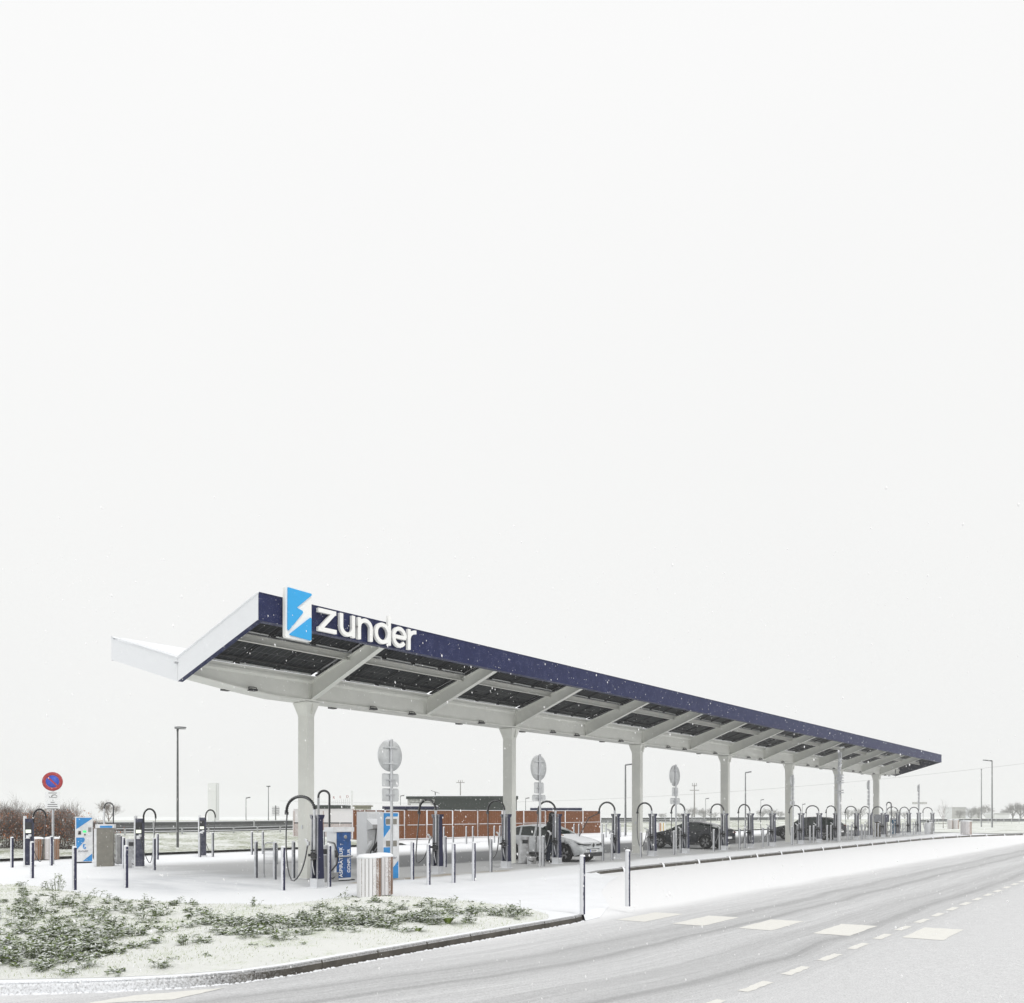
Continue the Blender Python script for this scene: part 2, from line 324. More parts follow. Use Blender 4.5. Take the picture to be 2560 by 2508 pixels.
# plaza: snow, thinner where the canopy keeps it off
def plaza_mat():
    m, n, l, b = new_mat('plaza_snow'); g = n.new('ShaderNodeNewGeometry'); sp = n.new('ShaderNodeSeparateXYZ'); l.new(g.outputs['Position'], sp.inputs[0])
    X, Y = sp.outputs['X'], sp.outputs['Y']
    wob = noise(n, l, .5, 4, .6, g.outputs['Position'])
    yw = math_n(n, l, 'ADD', Y, math_n(n, l, 'MULTIPLY', math_n(n, l, 'SUBTRACT', wob, .5), 1.6))
    xw = math_n(n, l, 'ADD', X, math_n(n, l, 'MULTIPLY', math_n(n, l, 'SUBTRACT', wob, .5), 4.))
    cb = n.new('ShaderNodeCombineXYZ'); l.new(math_n(n, l, 'MULTIPLY', X, .9), cb.inputs[0]); l.new(math_n(n, l, 'MULTIPLY', Y, .25), cb.inputs[1])
    st = noise(n, l, 1., 5, .65, cb.outputs[0]); fine = noise(n, l, 30, 4, .75, g.outputs['Position'])
    # 1) light dusting band round the posts, 2) bare wet asphalt in the sheltered drive, 3) faint shade of thin snow left of the first column
    dust = math_n(n, l, 'MULTIPLY', maprange(n, l, yw, 17.6, 18.6), maprange(n, l, xw, 13., 16.5))
    dust = math_n(n, l, 'MULTIPLY', dust, maprange(n, l, yw, 33., 29.))
    asp = math_n(n, l, 'MULTIPLY', maprange(n, l, yw, 22.0, 22.8), maprange(n, l, yw, 29.5, 28.))
    asp = math_n(n, l, 'MULTIPLY', asp, maprange(n, l, xw, 18.5, 21.5))
    thin = math_n(n, l, 'MULTIPLY', maprange(n, l, yw, 17.5, 20.5), maprange(n, l, yw, 27., 24.))
    thin = math_n(n, l, 'MULTIPLY', thin, maprange(n, l, X, 9.5, 11.5))
    thin = math_n(n, l, 'MULTIPLY', thin, maprange(n, l, st, .35, .7, .25, 1.))
    cbs = n.new('ShaderNodeCombineXYZ'); l.new(math_n(n, l, 'MULTIPLY', math_n(n, l, 'ADD', X, math_n(n, l, 'MULTIPLY', Y, .5)), .22), cbs.inputs[0]); l.new(math_n(n, l, 'MULTIPLY', math_n(n, l, 'SUBTRACT', Y, math_n(n, l, 'MULTIPLY', X, .5)), 2.2), cbs.inputs[1])
    rut = math_n(n, l, 'MULTIPLY', maprange(n, l, noise(n, l, 1., 3, .5, cbs.outputs[0]), .60, .70), .22)
    thin = math_n(n, l, 'MAXIMUM', thin, math_n(n, l, 'MULTIPLY', rut, maprange(n, l, Y, 18., 19.5)))
    c = mixc(n, l, math_n(n, l, 'MULTIPLY', thin, .65), (.87, .885, .905), (.46, .485, .52))
    c = mixc(n, l, math_n(n, l, 'MULTIPLY', dust, .9), c, (.47, .475, .475))
    c = mixc(n, l, math_n(n, l, 'MULTIPLY', asp, .93), c, (.135, .14, .145))
    tan = math_n(n, l, 'MULTIPLY', math_n(n, l, 'MULTIPLY', maprange(n, l, yw, 18.0, 18.3), maprange(n, l, yw, 18.8, 18.5)), maprange(n, l, st, .45, .62))
    tan = math_n(n, l, 'MULTIPLY', math_n(n, l, 'MULTIPLY', tan, maprange(n, l, X, 14., 15.)), maprange(n, l, X, 24., 20.))
    c = mixc(n, l, math_n(n, l, 'MULTIPLY', tan, .7), c, (.33, .25, .15))
    bare = math_n(n, l, 'MAXIMUM', dust, asp)
    v = math_n(n, l, 'ADD', 1., math_n(n, l, 'MULTIPLY', math_n(n, l, 'SUBTRACT', fine, .5), math_n(n, l, 'ADD', .06, math_n(n, l, 'MULTIPLY', bare, .7))))
    mm = n.new('ShaderNodeMix'); mm.data_type = 'RGBA'; mm.blend_type = 'MULTIPLY'; mm.inputs[0].default_value = 1
    l.new(c, mm.inputs[6]); cc = n.new('ShaderNodeCombineColor'); [l.new(v, cc.inputs[i]) for i in range(3)]; l.new(cc.outputs[0], mm.inputs[7])
    l.new(mm.outputs[2], b.inputs['Base Color']); b.inputs['Roughness'].default_value = .75
    bp = n.new('ShaderNodeBump'); bp.inputs['Strength'].default_value = .3; bp.inputs['Distance'].default_value = .015
    l.new(math_n(n, l, 'ADD', fine, wob), bp.inputs['Height']); l.new(bp.outputs[0], b.inputs['Normal'])
    return m
PLZ = KI + [(13.7, 11.5), (14.6, 14.9), (22.6, 15.5)] + KF[1:10] + [(96, 40), (96, 60), (-60, 60), (-60, 26)]
struct(sheet('plaza', PLZ, 0.0, plaza_mat()))
mb = MB(); inner = [(13.24, 9.13), (13.3, 9.3), (13.6, 11.5), (14.6, 14.9), (18.5, 15.2), (22.6, 15.5), (23.4, 15.75)]; outer = [(13.29, 9.12), (13.9, 9.2), (15.8, 10.2), (18.5, 12.2), (21, 13.6), (23.2, 14.6), (23.8, 15.7)]
for i in range(6):
    q = [(*inner[i], .002), (*outer[i], -.125), (*outer[i+1], -.125), (*inner[i+1], .002)]
    mb.add([(x, y, gz(x)+z) for x, y, z in q], [(0, 1, 2, 3)])
struct(mb.build('entrance_ramp', M_snow))

# kerbs
def kerb_mat():
    m, n, l, b = new_mat('kerb_stone'); g = n.new('ShaderNodeNewGeometry'); sp = n.new('ShaderNodeSeparateXYZ'); l.new(g.outputs['Position'], sp.inputs[0]); ns = n.new('ShaderNodeSeparateXYZ'); l.new(g.outputs['Normal'], ns.inputs[0])
    fine = noise(n, l, 38, 4, .75, g.outputs['Position'])
    a = maprange(n, l, sp.outputs['X'], 7.2, 4.4, 0., .58)      # plastered with snow on the windward bend
    f = maprange(n, l, math_n(n, l, 'ADD', a, math_n(n, l, 'MULTIPLY', math_n(n, l, 'SUBTRACT', fine, .5), 1.0)), .12, .72)
    t = maprange(n, l, math_n(n, l, 'ADD', ns.outputs['Z'], math_n(n, l, 'MULTIPLY', math_n(n, l, 'SUBTRACT', fine, .5), .3)), .4, .75)
    f = math_n(n, l, 'MAXIMUM', f, t)
    c = mixc(n, l, maprange(n, l, noise(n, l, 3, 5, .6, g.outputs['Position']), .3, .7), (.048, .043, .036), (.095, .086, .072))
    l.new(mixc(n, l, f, c, SNOW), b.inputs['Base Color']); b.inputs['Roughness'].default_value = .85
    bp = n.new('ShaderNodeBump'); bp.inputs['Strength'].default_value = .6; bp.inputs['Distance'].default_value = .012; l.new(fine, bp.inputs['Height']); l.new(bp.outputs[0], b.inputs['Normal'])
    return m
M_kerb = kerb_mat()
def resample(pts, step):
    out = [Vector(pts[0])]; acc = 0
    P = [Vector(p) for p in pts]
    for a, b in zip(P[:-1], P[1:]):
        L = (b-a).length; k = max(1, int(round(L/step)))
        for i in range(1, k+1): out.append(a.lerp(b, i/k))
    return out
def kerb(name, pts, seg, side=1, gap=.0, h=.135):
    P = resample(pts, .25); n = len(P); S = [0]
    for a, b in zip(P[:-1], P[1:]): S.append(S[-1]+(b-a).length)
    def at(s):
        s = max(0, min(S[-1]-1e-4, s)); i = next(k for k in range(n-1) if S[k+1] > s); t = (s-S[i])/(S[i+1]-S[i])
        a = P[max(i-1, 0)]; b = P[min(i+2, n-1)]; d = (b-a).normalized(); return P[i].lerp(P[i+1], t), Vector((d.y, -d.x))*side
    cuts = []
    for a in S: cuts.append((a, 0))
    k = 1
    while k*seg < S[-1]:
        c = k*seg
        if gap: cuts += [(c-gap/2-.004, 0), (c-gap/2, 2), (c+gap/2, 2), (c+gap/2+.004, 0)]
        else: cuts += [(c-.013, 0), (c-.005, 1), (c+.005, 1), (c+.013, 0)]
        k += 1
    if gap: cuts = [q for q in cuts if q[1] == 2 or not any(abs(q[0]-j*seg) < gap/2 for j in range(1, k))]
    cuts.sort()
    prof = {0: [(-.14, -.16), (.004, -.16), (.006, -.035), (-.022, .010), (-.14, .012)], 1: [(-.14, -.16), (-.008, -.16), (-.008, -.04), (-.03, .004), (-.14, .012)], 2: [(-.14, -.16), (.05, -.16), (.03, -.05), (-.02, .028), (-.14, .02)]}
    mb = MB(); sn = MB(); m = 5; prev = None
    for c, typ in cuts:
        q, nr = at(c); j_ = .004*mnoise.noise(Vector((c*9, 0, 0)))
        sec = [((q+nr*(u+j_)).x, (q+nr*(u+j_)).y, gz(q.x)+z+j_) for u, z in prof[typ]]
        if prev is not None:
            tgt = sn if (typ == 2 and prev[1] == 2) else mb
            tgt.add(prev[0]+sec, [(i, i+1, m+i+1, m+i) for i in range(1, m-1)])
        prev = (sec, typ)
    o = struct(mb.build(name, M_kerb, fix=False))
    if sn.v: c = sn.build('snow_joint', M_snow, fix=False); c.parent = o
    return o
from mathutils import noise as mnoise
kerb('kerb', KI, 1.0)
kerb('kerb', KF, 3.0, gap=.15)
# snow crumbs piled at the foot and along the top of the island kerb
mb = MB()
for p in resample(KI[3:], .035):
    for k in range(2):
        r = random.uniform(.006, .022); x = p.x+random.uniform(-.02, .06); y = p.y-random.uniform(.005, .05)
        mb.lathe([(r*1.3, 0), (r, r*.6), (.001, r*.9)], (x, y, gz(x)-.131), 6)
tag(struct(mb.build('snow_crumbs', M_snow)))

# painted markings
M_paint = plain('cream_paint', (.80, .79, .745), .6, var=.05, scale=12)
def marking(corners, grp, label):
    def ragged(a, b):
        k = 8; return [(a[0]+(b[0]-a[0])*i/k+random.uniform(-.012, .012), a[1]+(b[1]-a[1])*i/k+random.uniform(-.012, .012)) for i in range(k)]
    poly = []
    for i in range(4): poly += ragged(corners[i], corners[(i+1) % 4])
    mb = MB(); mb.add([(x, y, gz(x)-.126) for x, y in poly], [tuple(range(len(poly)))]); o = mb.build('road_marking', M_paint, fix=False)
    if o.data.polygons[0].normal.z < 0: o.data.flip_normals()
    return struct(o)
for y, x in ((8.46, 13.8), (7.33, 13.98), (6.11, 14.18), (4.83, 14.36), (3.5, 14.8)):
    marking([(x, y+.30), (x+.08, y-.30), (x+1.68, y-.29), (x+1.56, y+.31)], 0, 0)
for i in range(34):
    x = 6.6+1.295*i if i < 9 else 18.2+1.32*(i-9)
    if x > 60: break
    marking([(x, 4.15), (x, 4.02), (x+.72, 4.02), (x+.72, 4.15)], 0, 0)
w = [G(615+0, 2508, -.13), G(220, 2506, -.13), G(400, 2478, -.13), G(560, 2468, -.13)]
marking([G(200, 2512, -.13), G(330, 2490, -.13), G(565, 2470, -.13), G(430, 2500, -.13)], 0, 0)

# embankment with rough snowy grass
def hgrass(name, lo, hi, sc=.6):
    m, n, l, b = new_mat(name); g = n.new('ShaderNodeNewGeometry')
    a = noise(n, l, sc, 6, .7, g.outputs['Position']); c = noise(n, l, sc*14, 5, .75, g.outputs['Position']); f = noise(n, l, sc*60, 3, .7, g.outputs['Position'])
    s = math_n(n, l, 'ADD', math_n(n, l, 'MULTIPLY', a, .9), math_n(n, l, 'ADD', math_n(n, l, 'MULTIPLY', c, .8), math_n(n, l, 'MULTIPLY', f, .35)))
    col = mixc(n, l, maprange(n, l, c, .35, .65), (.20, .20, .13), (.30, .34, .20))
    l.new(mixc(n, l, maprange(n, l, s, lo, hi), (.80, .82, .79), col), b.inputs['Base Color']); b.inputs['Roughness'].default_value = .9
    bp = n.new('ShaderNodeBump'); bp.inputs['Strength'].default_value = .8; bp.inputs['Distance'].default_value = .06; l.new(math_n(n, l, 'ADD', c, f), bp.inputs['Height']); l.new(bp.outputs[0], b.inputs['Normal'])
    return m
def bank_h(y):
    pts = [(38.2, .13), (39.5, .2), (45, .3), (52, .42), (53.5, .55), (56, .66), (70, .7), (76, .1), (120, 0), (400, 0)]
    for (a, ha), (b, hb) in zip(pts[:-1], pts[1:]):
        if a <= y <= b: return ha+(hb-ha)*(y-a)/(b-a)
    return .13 if y < 38.2 else 0
def grid_mesh(name, xs, ys, hf, mat, smooth=True):
    nx, ny = len(xs), len(ys)
    v = [(x, y, hf(x, y)) for y in ys for x in xs]
    f = [(j*nx+i, j*nx+i+1, (j+1)*nx+i+1, (j+1)*nx+i) for j in range(ny-1) for i in range(nx-1)]
    mb = MB(); mb.add(v, f, 0, smooth); return mb.build(name, mat, fix=False)
from mathutils import noise as mnoise
def emb(x, y):
    h = gz(x)+bank_h(y)
    if 36 < x < 73 and y < 47.5: return gz(x)-.06
    if 38.4 < y < 55: h += .10*mnoise.noise(Vector((x*.8, y*.8, 0)))+.07*mnoise.noise(Vector((x*2.6, y*2.6, 3)))
    return h
ys = list(np.arange(38.2, 56, .35))+[57, 60, 66, 70, 73, 76, 90, 120, 300]
struct(grid_mesh('embankment', list(np.arange(-40, 110, .6))+[112, 130, 200, 400], ys, emb, hgrass('bank_grass', .90, 1.22, .35)))
kerb('kerb', [(-40, 37.6), (20, 37.7), (42, 37.4)], 1.0)
# verge at the far right end
struct(sheet('verge', [(85.5, 13.6), (88.2, 12.6), (96, 9.7), (110, 5.2), (150, -6), (400, -60), (400, 60), (120, 60), (97, 37), (92, 24), (87, 17)], .045, hgrass('verge_grass', .95, 1.3, .3)))
print('GROUND OK')

# ------------------------------------------------------------------ grass island
ISL = [(3.9, 10.75), (4.6, 10.05), (5.2, 9.6), (5.85, 9.3), (6.5, 9.2), (8.5, 9.24), (10.1, 9.26), (12.3, 9.28), (12.75, 9.6), (13.2, 10.3), (13.5, 11.4), (13.65, 12.7), (13.6, 14.0), (13.3, 14.9), (12.9, 15.4), (11.7, 15.25), (10.6, 15.15), (9.6, 16.8), (8.9, 19.6), (9.1, 21.5), (9.2, 24.4), (8.6, 27), (3, 27), (-2, 20), (1.1, 14.4), (2.6, 12.0)]
def inpoly(x, y, P):
    c = False; j = len(P)-1
    for i in range(len(P)):
        if (P[i][1] > y) != (P[j][1] > y) and x < (P[j][0]-P[i][0])*(y-P[i][1])/(P[j][1]-P[i][1])+P[i][0]: c = not c
        j = i
    return c
def pdist(x, y, P):
    best = 9
    for (ax, ay), (bx, by) in zip(P, P[1:]+P[:1]):
        dx, dy = bx-ax, by-ay; t = max(0, min(1, ((x-ax)*dx+(y-ay)*dy)/(dx*dx+dy*dy)))
        best = min(best, math.hypot(x-ax-t*dx, y-ay-t*dy))
    return best
def isl_h(x, y):
    d = pdist(x, y, ISL)
    if not inpoly(x, y, ISL): return gz(x)-.03-d*.1
    r = min(1, d/.8)
    return gz(x)+.012+r*(.05+.05*mnoise.noise(Vector((x*1.1, y*1.1, 5)))+.03*mnoise.noise(Vector((x*3.3, y*3.3, 1))))+.012*mnoise.noise(Vector((x*9, y*9, 0)))
def isl_mat():
    m, n, l, b = new_mat('verge_snow'); g = n.new('ShaderNodeNewGeometry')
    a = noise(n, l, .9, 5, .65, g.outputs['Position']); c = noise(n, l, 45, 4, .8, g.outputs['Position']); d = noise(n, l, 12, 5, .75, g.outputs['Position'])
    s = math_n(n, l, 'ADD', math_n(n, l, 'MULTIPLY', a, .7), math_n(n, l, 'ADD', math_n(n, l, 'MULTIPLY', c, .6), math_n(n, l, 'MULTIPLY', d, .5)))
    base = mixc(n, l, maprange(n, l, s, .90, 1.24), (.93, .94, .905), (.50, .60, .33))
    l.new(base, b.inputs['Base Color']); b.inputs['Roughness'].default_value = .9
    bp = n.new('ShaderNodeBump'); bp.inputs['Strength'].default_value = .9; bp.inputs['Distance'].default_value = .03; l.new(math_n(n, l, 'ADD', c, d), bp.inputs['Height']); l.new(bp.outputs[0], b.inputs['Normal'])
    return m
xs = np.arange(-2.2, 14.0, .16); ysl = np.arange(9.1, 27.2, .16)
gm = grid_mesh('grass_island', list(xs), list(ysl), isl_h, isl_mat())
bm = bmesh.new(); bm.from_mesh(gm.data); bmesh.ops.delete(bm, geom=[f for f in bm.faces if not any(inpoly(v.co.x, v.co.y, ISL) for v in f.verts)], context='FACES')
def nearp(x, y):
    best = (9, 0, 0)
    for (ax, ay), (bx, by) in zip(ISL, ISL[1:]+ISL[:1]):
        dx, dy = bx-ax, by-ay; t = max(0, min(1, ((x-ax)*dx+(y-ay)*dy)/(dx*dx+dy*dy))); px, py = ax+t*dx, ay+t*dy; d = math.hypot(x-px, y-py)
        if d < best[0]: best = (d, px, py)
    return best
for v in bm.verts:
    if not inpoly(v.co.x, v.co.y, ISL):
        d, px, py = nearp(v.co.x, v.co.y); v.co.x, v.co.y, v.co.z = px, py, gz(px)+.003
bm.to_mesh(gm.data); bm.free()
struct(gm)

# short grass blades pricking through the snow
bl = MB(); N = 0
while N < 42000:
    x, y = random.uniform(-2, 13.7), random.uniform(9.2, 26)
    if dep(x, y) < 7.5 or not inpoly(x, y, ISL): continue
    den = .45+.75*mnoise.noise(Vector((x*.7, y*.7, 9)))
    if random.random() > den: continue
    N += 1; z = isl_h(x, y)-.005; h = random.uniform(.015, .05); w_ = random.uniform(.002, .004)*1.3; a = random.uniform(0, 2*PI); lx, ly = random.gauss(.2, .5)*h, random.gauss(0, .5)*h
    ca, sa = math.cos(a)*w_, math.sin(a)*w_
    bl.add([(x-ca, y-sa, z), (x+ca, y+sa, z), (x+lx, y+ly, z+h)], [(0, 1, 2)])
tag(bl.build('short_grass', M_grass, fix=False), 'short frosted grass pricking through the snow of the kerbside verge', 'grass', kind='stuff')

def leaf(mb, p, dirv, L, W, mi=0):
    d = Vector(dirv).normalized(); s = d.cross(Vector((0, 0, 1)))
    s = s.normalized() if s.length > .05 else Vector((1, 0, 0))
    s = (s+Vector((0, 0, random.uniform(-.5, .5)))).normalized(); p = Vector(p); droop = Vector((0, 0, -L*.22))
    mb.add([tuple(p), tuple(p+d*L*.45+s*W*.5+droop*.2), tuple(p+d*L+droop), tuple(p+d*L*.45-s*W*.5+droop*.2), tuple(p+d*L*.5+Vector((0, 0, -W*.18)))], [(0, 1, 4), (1, 2, 4), (2, 3, 4), (3, 0, 4)], mi)
def weed(mb, x, y, z, R, H, n, mi=0, L=(.05, .11)):
    """a low many-stemmed leafy weed"""
    for k in range(n):
        a = random.uniform(0, 2*PI); r = R*math.sqrt(random.random()); hh = H*random.uniform(.35, 1)*(1-.5*r/R)
        tip = Vector((x+math.cos(a)*r, y+math.sin(a)*r, z+hh)); base = Vector((x+math.cos(a)*r*.5, y+math.sin(a)*r*.5, z))
        mb.tube([base, base.lerp(tip, .5)+Vector((random.gauss(0, .01), random.gauss(0, .01), .01)), tip], [.0035, .003, .0015], 3, mi, cap=False)
        for j in range(random.randint(4, 7)):
            q = base.lerp(tip, random.uniform(.35, 1)); b = random.uniform(0, 2*PI)
            leaf(mb, q, (math.cos(b), math.sin(b), random.uniform(-.1, .8)), random.uniform(*L), random.uniform(.022, .050), mi)
def blade_weed(mb, x, y, z, R, H, n):
    for k in range(n):
        a = random.uniform(0, 2*PI); o = Vector((math.cos(a), math.sin(a), 0)); p0 = Vector((x, y, z))+o*.03; pts = [p0+o*(R*t**1.4)+Vector((0, 0, H*(1.6*t-1.1*t*t)*random.uniform(.9, 1.1))) for t in (0, .3, .6, .85, 1)]
        s = o.cross(Vector((0, 0, 1))); ws = [.008, .012, .011, .007, .001]; v = []
        for q, w_ in zip(pts, ws): v += [tuple(q+s*w_), tuple(q-s*w_)]
        mb.add(v, [(2*i, 2*i+1, 2*i+3, 2*i+2) for i in range(4)])
# ground cover: the dense mass of small weeds, nobody could count it
gc = MB()
blobs = [(60, 2290, 1.0, 60), (120, 2330, .7, 60), (40, 2370, .55, 46), (150, 2360, .55, 50), (220, 2330, .6, 30), (100, 2260, 1.2, 46), (20, 2240, 1.6, 46), (200, 2385, .4, 22), (90, 2400, .4, 30), (10, 2420, .3, 14), (300, 2340, .5, 12), (290, 2360, .4, 14), (390, 2270, .7, 20), (440, 2290, .5, 16),
         (600, 2305, .45, 30), (660, 2320, .5, 34), (720, 2315, .5, 20), (640, 2340, .35, 14), (780, 2300, .5, 34), (840, 2310, .5, 34), (880, 2305, .4, 20), (830, 2275, .5, 14), (920, 2310, .4, 12), (1010, 2300, .35, 18), (1060, 2290, .4, 26), (1110, 2290, .4, 22), (1140, 2265, .5, 12), (1210, 2275, .35, 12), (1260, 2285, .35, 18), (1310, 2280, .3, 9), (960, 2280, .7, 12), (1050, 2250, .8, 10)]
for px, py, sp_, k in blobs:
    cx_, cy_ = G(px, py, .08)
    for i in range(int(k*.72)):
        x, y = cx_+random.gauss(0, sp_*random.choice((.5, .9, 1.2))), cy_+random.gauss(0, sp_)
        if not inpoly(x, y, ISL) or pdist(x, y, ISL) < .12: continue
        weed(gc, x, y, isl_h(x, y), random.uniform(.08, .22), random.choice((.07, .12, .16, .22, .34))*(1. if px < 300 else .85), random.randint(4, 9), L=(.06, .14))
for i in range(150):
    x, y = random.uniform(2, 13.5), random.uniform(9.4, 22)
    if inpoly(x, y, ISL) and pdist(x, y, ISL) > .2: weed(gc, x, y, isl_h(x, y), .08, .05, 3, L=(.03, .06))
tag(gc.build('ground_cover', M_leaf, fix=False), 'low snow-dusted green weeds covering the kerbside verge', 'ground cover', kind='stuff')
for px, py, R, H, n, kind, lab in [
    (140, 2225, .28, .62, 26, 'w', 'tall upright weed at the left end of the verge, in front of the kiosk'),
    (75, 2395, .32, .36, 34, 'w', 'thick dark green weed nearest the snow-plastered kerb bend'),
    (170, 2262, .2, .42, 10, 'w', 'thin weed beside the leftmost tall weed on the verge'),
    (395, 2414, .16, .22, 12, 'w', 'small brown-tipped weed alone in the snow above the kerb bend'),
    (300, 2424, .2, .12, 9, 'w', 'sprawling low weed just behind the bend of the kerb'),
    (460, 2362, .16, .26, 12, 'w', 'lone leafy weed in the white middle of the verge'),
    (640, 2262, .12, .34, 8, 'w', 'spindly weed on the back edge of the verge below the chargers'),
    (490, 2268, .1, .2, 6, 'w', 'tiny weed on the back edge of the verge, left part'),
    (795, 2320, .3, .42, 26, 'w', 'bushy weed in front of the left side of the slatted bins'),
    (1095, 2300, .25, .5, 18, 'w', 'tall pointed weed right of the slatted bins'),
    (1120, 2310, .33, .24, 60, 'b', 'tussock of long arching leaves right of the slatted bins'),
    (1045, 2325, .15, .12, 26, 'b', 'small leafy rosette low in front of the arching tussock'),
    (1262, 2290, .22, .34, 16, 'w', 'last bushy weed towards the pointed right end of the verge')]:
    x, y = G(px, py, .06); mb = MB(); z = isl_h(x, y)-.01
    r = thing('weed', lab, 'plant', (x, y, z))
    if kind == 'w': weed(mb, 0, 0, 0, R, H, n, L=(.05, .1))
    else: blade_weed(mb, 0, 0, 0, R, H, n)
    mb.build('foliage', M_leaf, r, fix=False)
print('ISLAND OK')

# ------------------------------------------------------------------ canopy
YV, YF, YB = 20.74, 17.06, 24.5          # valley, front edge, back edge
X0, X1 = 11.31, 78.9
ZV, ZF, HF = 6.12, 7.20, .64             # top at valley / at the edges, fascia height
colX = [15.4+9.6*k for k in range(7)]
rafX = sorted(colX+[x+4.8 for x in colX[:-1]]+[])
can = thing('charging_canopy', 'long butterfly roof canopy with navy fascia and solar panels on square grey columns', 'canopy', (0, 0, 0))
def slopeZ(y): return ZV+(ZF-ZV)*(YV-y)/(YV-YF) if y < YV else ZV+(ZF-.02-ZV)*(y-YV)/(YB-YV)
for k, x in enumerate(colX):
    z0 = gz(x)-.02; mb = MB(); top = 5.37
    mb.box((x, YV, (z0+top-.42)/2), (.25, .45, top-.42-z0))
    c = mb.build('column', M_beam, can)
    h = MB()      # flared head with stiffener fins and bolt plate
    for a, b, w0, w1 in ((top-.42, top-.36, .45, .47), (top-.36, top-.06, .47, .64), (top-.06, top-.015, .66, .66)):
        v = [(x+sx*(w/2-.09), YV+sy*w/2, z) for z, w in ((a, w0), (b, w1)) for sx, sy in ((-1, -1), (1, -1), (1, 1), (-1, 1))]
        h.add(v, [(0, 1, 5, 4), (1, 2, 6, 5), (2, 3, 7, 6), (3, 0, 4, 7), (4, 5, 6, 7), (3, 2, 1, 0)])
    h.box((x, YV-.29, top-.2), (.02, .10, .34)); h.build('column_head', M_beam, c)
    p = MB(); p.box((x, YV, z0+.03), (.30, .50, .02)); p.build('base_plate', M_steel, c)
    if k < 3:
        q = MB(); q.box((x-.135, YV+.02, 1.62), (.02, .07, .11)); q.build('switch_plate', M_grey, c)
# main longitudinal box beam with tapered cantilever ends
prof = [(-.36, 5.37), (.36, 5.37), (.36, 5.42), (.30, 5.44), (.30, 5.90), (.36, 5.96), (.36, 6.03), (-.36, 6.03), (-.36, 5.96), (-.30, 5.90), (-.30, 5.44), (-.36, 5.42)]
def bsec(x, lift, s=1.): return [(x, YV+y, z if z > 5.85 else z+lift*(1-(z-5.37)/.53)) for y, z in prof]
st = [(X0+.16, .30), (X0+1.8, .10), (colX[0]-1.2, 0.), (colX[-1]+1.2, 0.), (X1-3.0, .12), (X1-.16, .32)]
mb = MB(); n = len(prof)
for x, lf in st: mb.v += bsec(x, lf)
for k in range(len(st)-1):
    for i in range(n): mb.f.append((k*n+i, k*n+(i+1) % n, (k+1)*n+(i+1) % n, (k+1)*n+i)); mb.m.append(0); mb.smooth.append(False)
mb.f += [tuple(range(n)), tuple(range((len(st)-1)*n, len(st)*n))]; mb.m += [0, 0]; mb.smooth += [False]*2
mb.build('main_beam', M_beam, can)
mb = MB()   # upstand plate between beam and panels (the upper pale band)
for sgn in (-1, 1):
    ya, yb = YV+sgn*.30, YV+sgn*.33
    mb.add([(X0+.2, ya, 5.985), (X1-.2, ya, 5.985), (X1-.2, yb, 6.13), (X0+.2, yb, 6.13), (X0+.2, ya+.01*sgn, 5.98), (X1-.2, ya+.01*sgn, 5.98), (X1-.2, yb+.01*sgn, 6.12), (X0+.2, yb+.01*sgn, 6.12)], [(0, 1, 2, 3), (7, 6, 5, 4)])
mb.build('gutter_plate', M_beam, can)
# rafters: I-sections going up to either edge; web-stiffener at the beam
def rafter(x, front=True):
    mb = MB(); ye = (YF+.12) if front else (YB-.12); sg = -1 if front else 1
    ya = YV+sg*.29
    def zt(y): return slopeZ(y)-.20
    d0, d1 = .60, .30                     # deeper at the beam
    pts = [(ya, zt(ya)-.0, zt(ya)-d0), (ye, zt(ye), zt(ye)-d1-.04)]
    pts[0] = (ya, 5.98, 5.40)
    (y0, a0, b0), (y1, a1, b1) = pts
    def slab(xa, xb, A0, B0, A1, B1):
        mb.add([(xa, y0, B0), (xb, y0, B0), (xb, y0, A0), (xa, y0, A0), (xa, y1, B1), (xb, y1, B1), (xb, y1, A1), (xa, y1, A1)], [(0, 1, 2, 3), (7, 6, 5, 4), (0, 4, 5, 1), (3, 2, 6, 7), (0, 3, 7, 4), (1, 5, 6, 2)])
    slab(x-.085, x+.085, b0+.022, b0, b1+.022, b1)
    slab(x-.008, x+.008, a0-.018, b0+.02, a1-.018, b1+.02)
    slab(x-.085, x+.085, a0, a0-.02, a1, a1-.02)
    if front: mb.box((x-.14, YV-.305, 5.66), (.02, .02, .44)); mb.box((x+.14, YV-.305, 5.66), (.02, .02, .44))
    return mb
for x in rafX:
    rafter(x).build('rafter', M_beam, can); rafter(x, False).build('rafter', M_beam, can)
# purlins (Z-shaped rails along X) mid-span plus thin rails
for yc, ww, nm in ((18.78, .09, 'purlin'), (22.65, .09, 'purlin'), (17.45, .05, 'purlin'), (20.02, .03, 'purlin')):
    zc = slopeZ(yc)-.19; mb = MB(); L = X1-X0-.3; xm = (X0+X1)/2
    if ww == .09: mb.box((xm, yc, zc), (L, .012, .20)); mb.box((xm, yc-.04, zc-.1), (L, .09, .014)); mb.box((xm, yc+.04, zc+.1), (L, .09, .012))
    else: mb.box((xm, yc, zc+.1), (L, ww, .05))
    mb.build(nm, M_purl if ww == .09 else M_black, can)
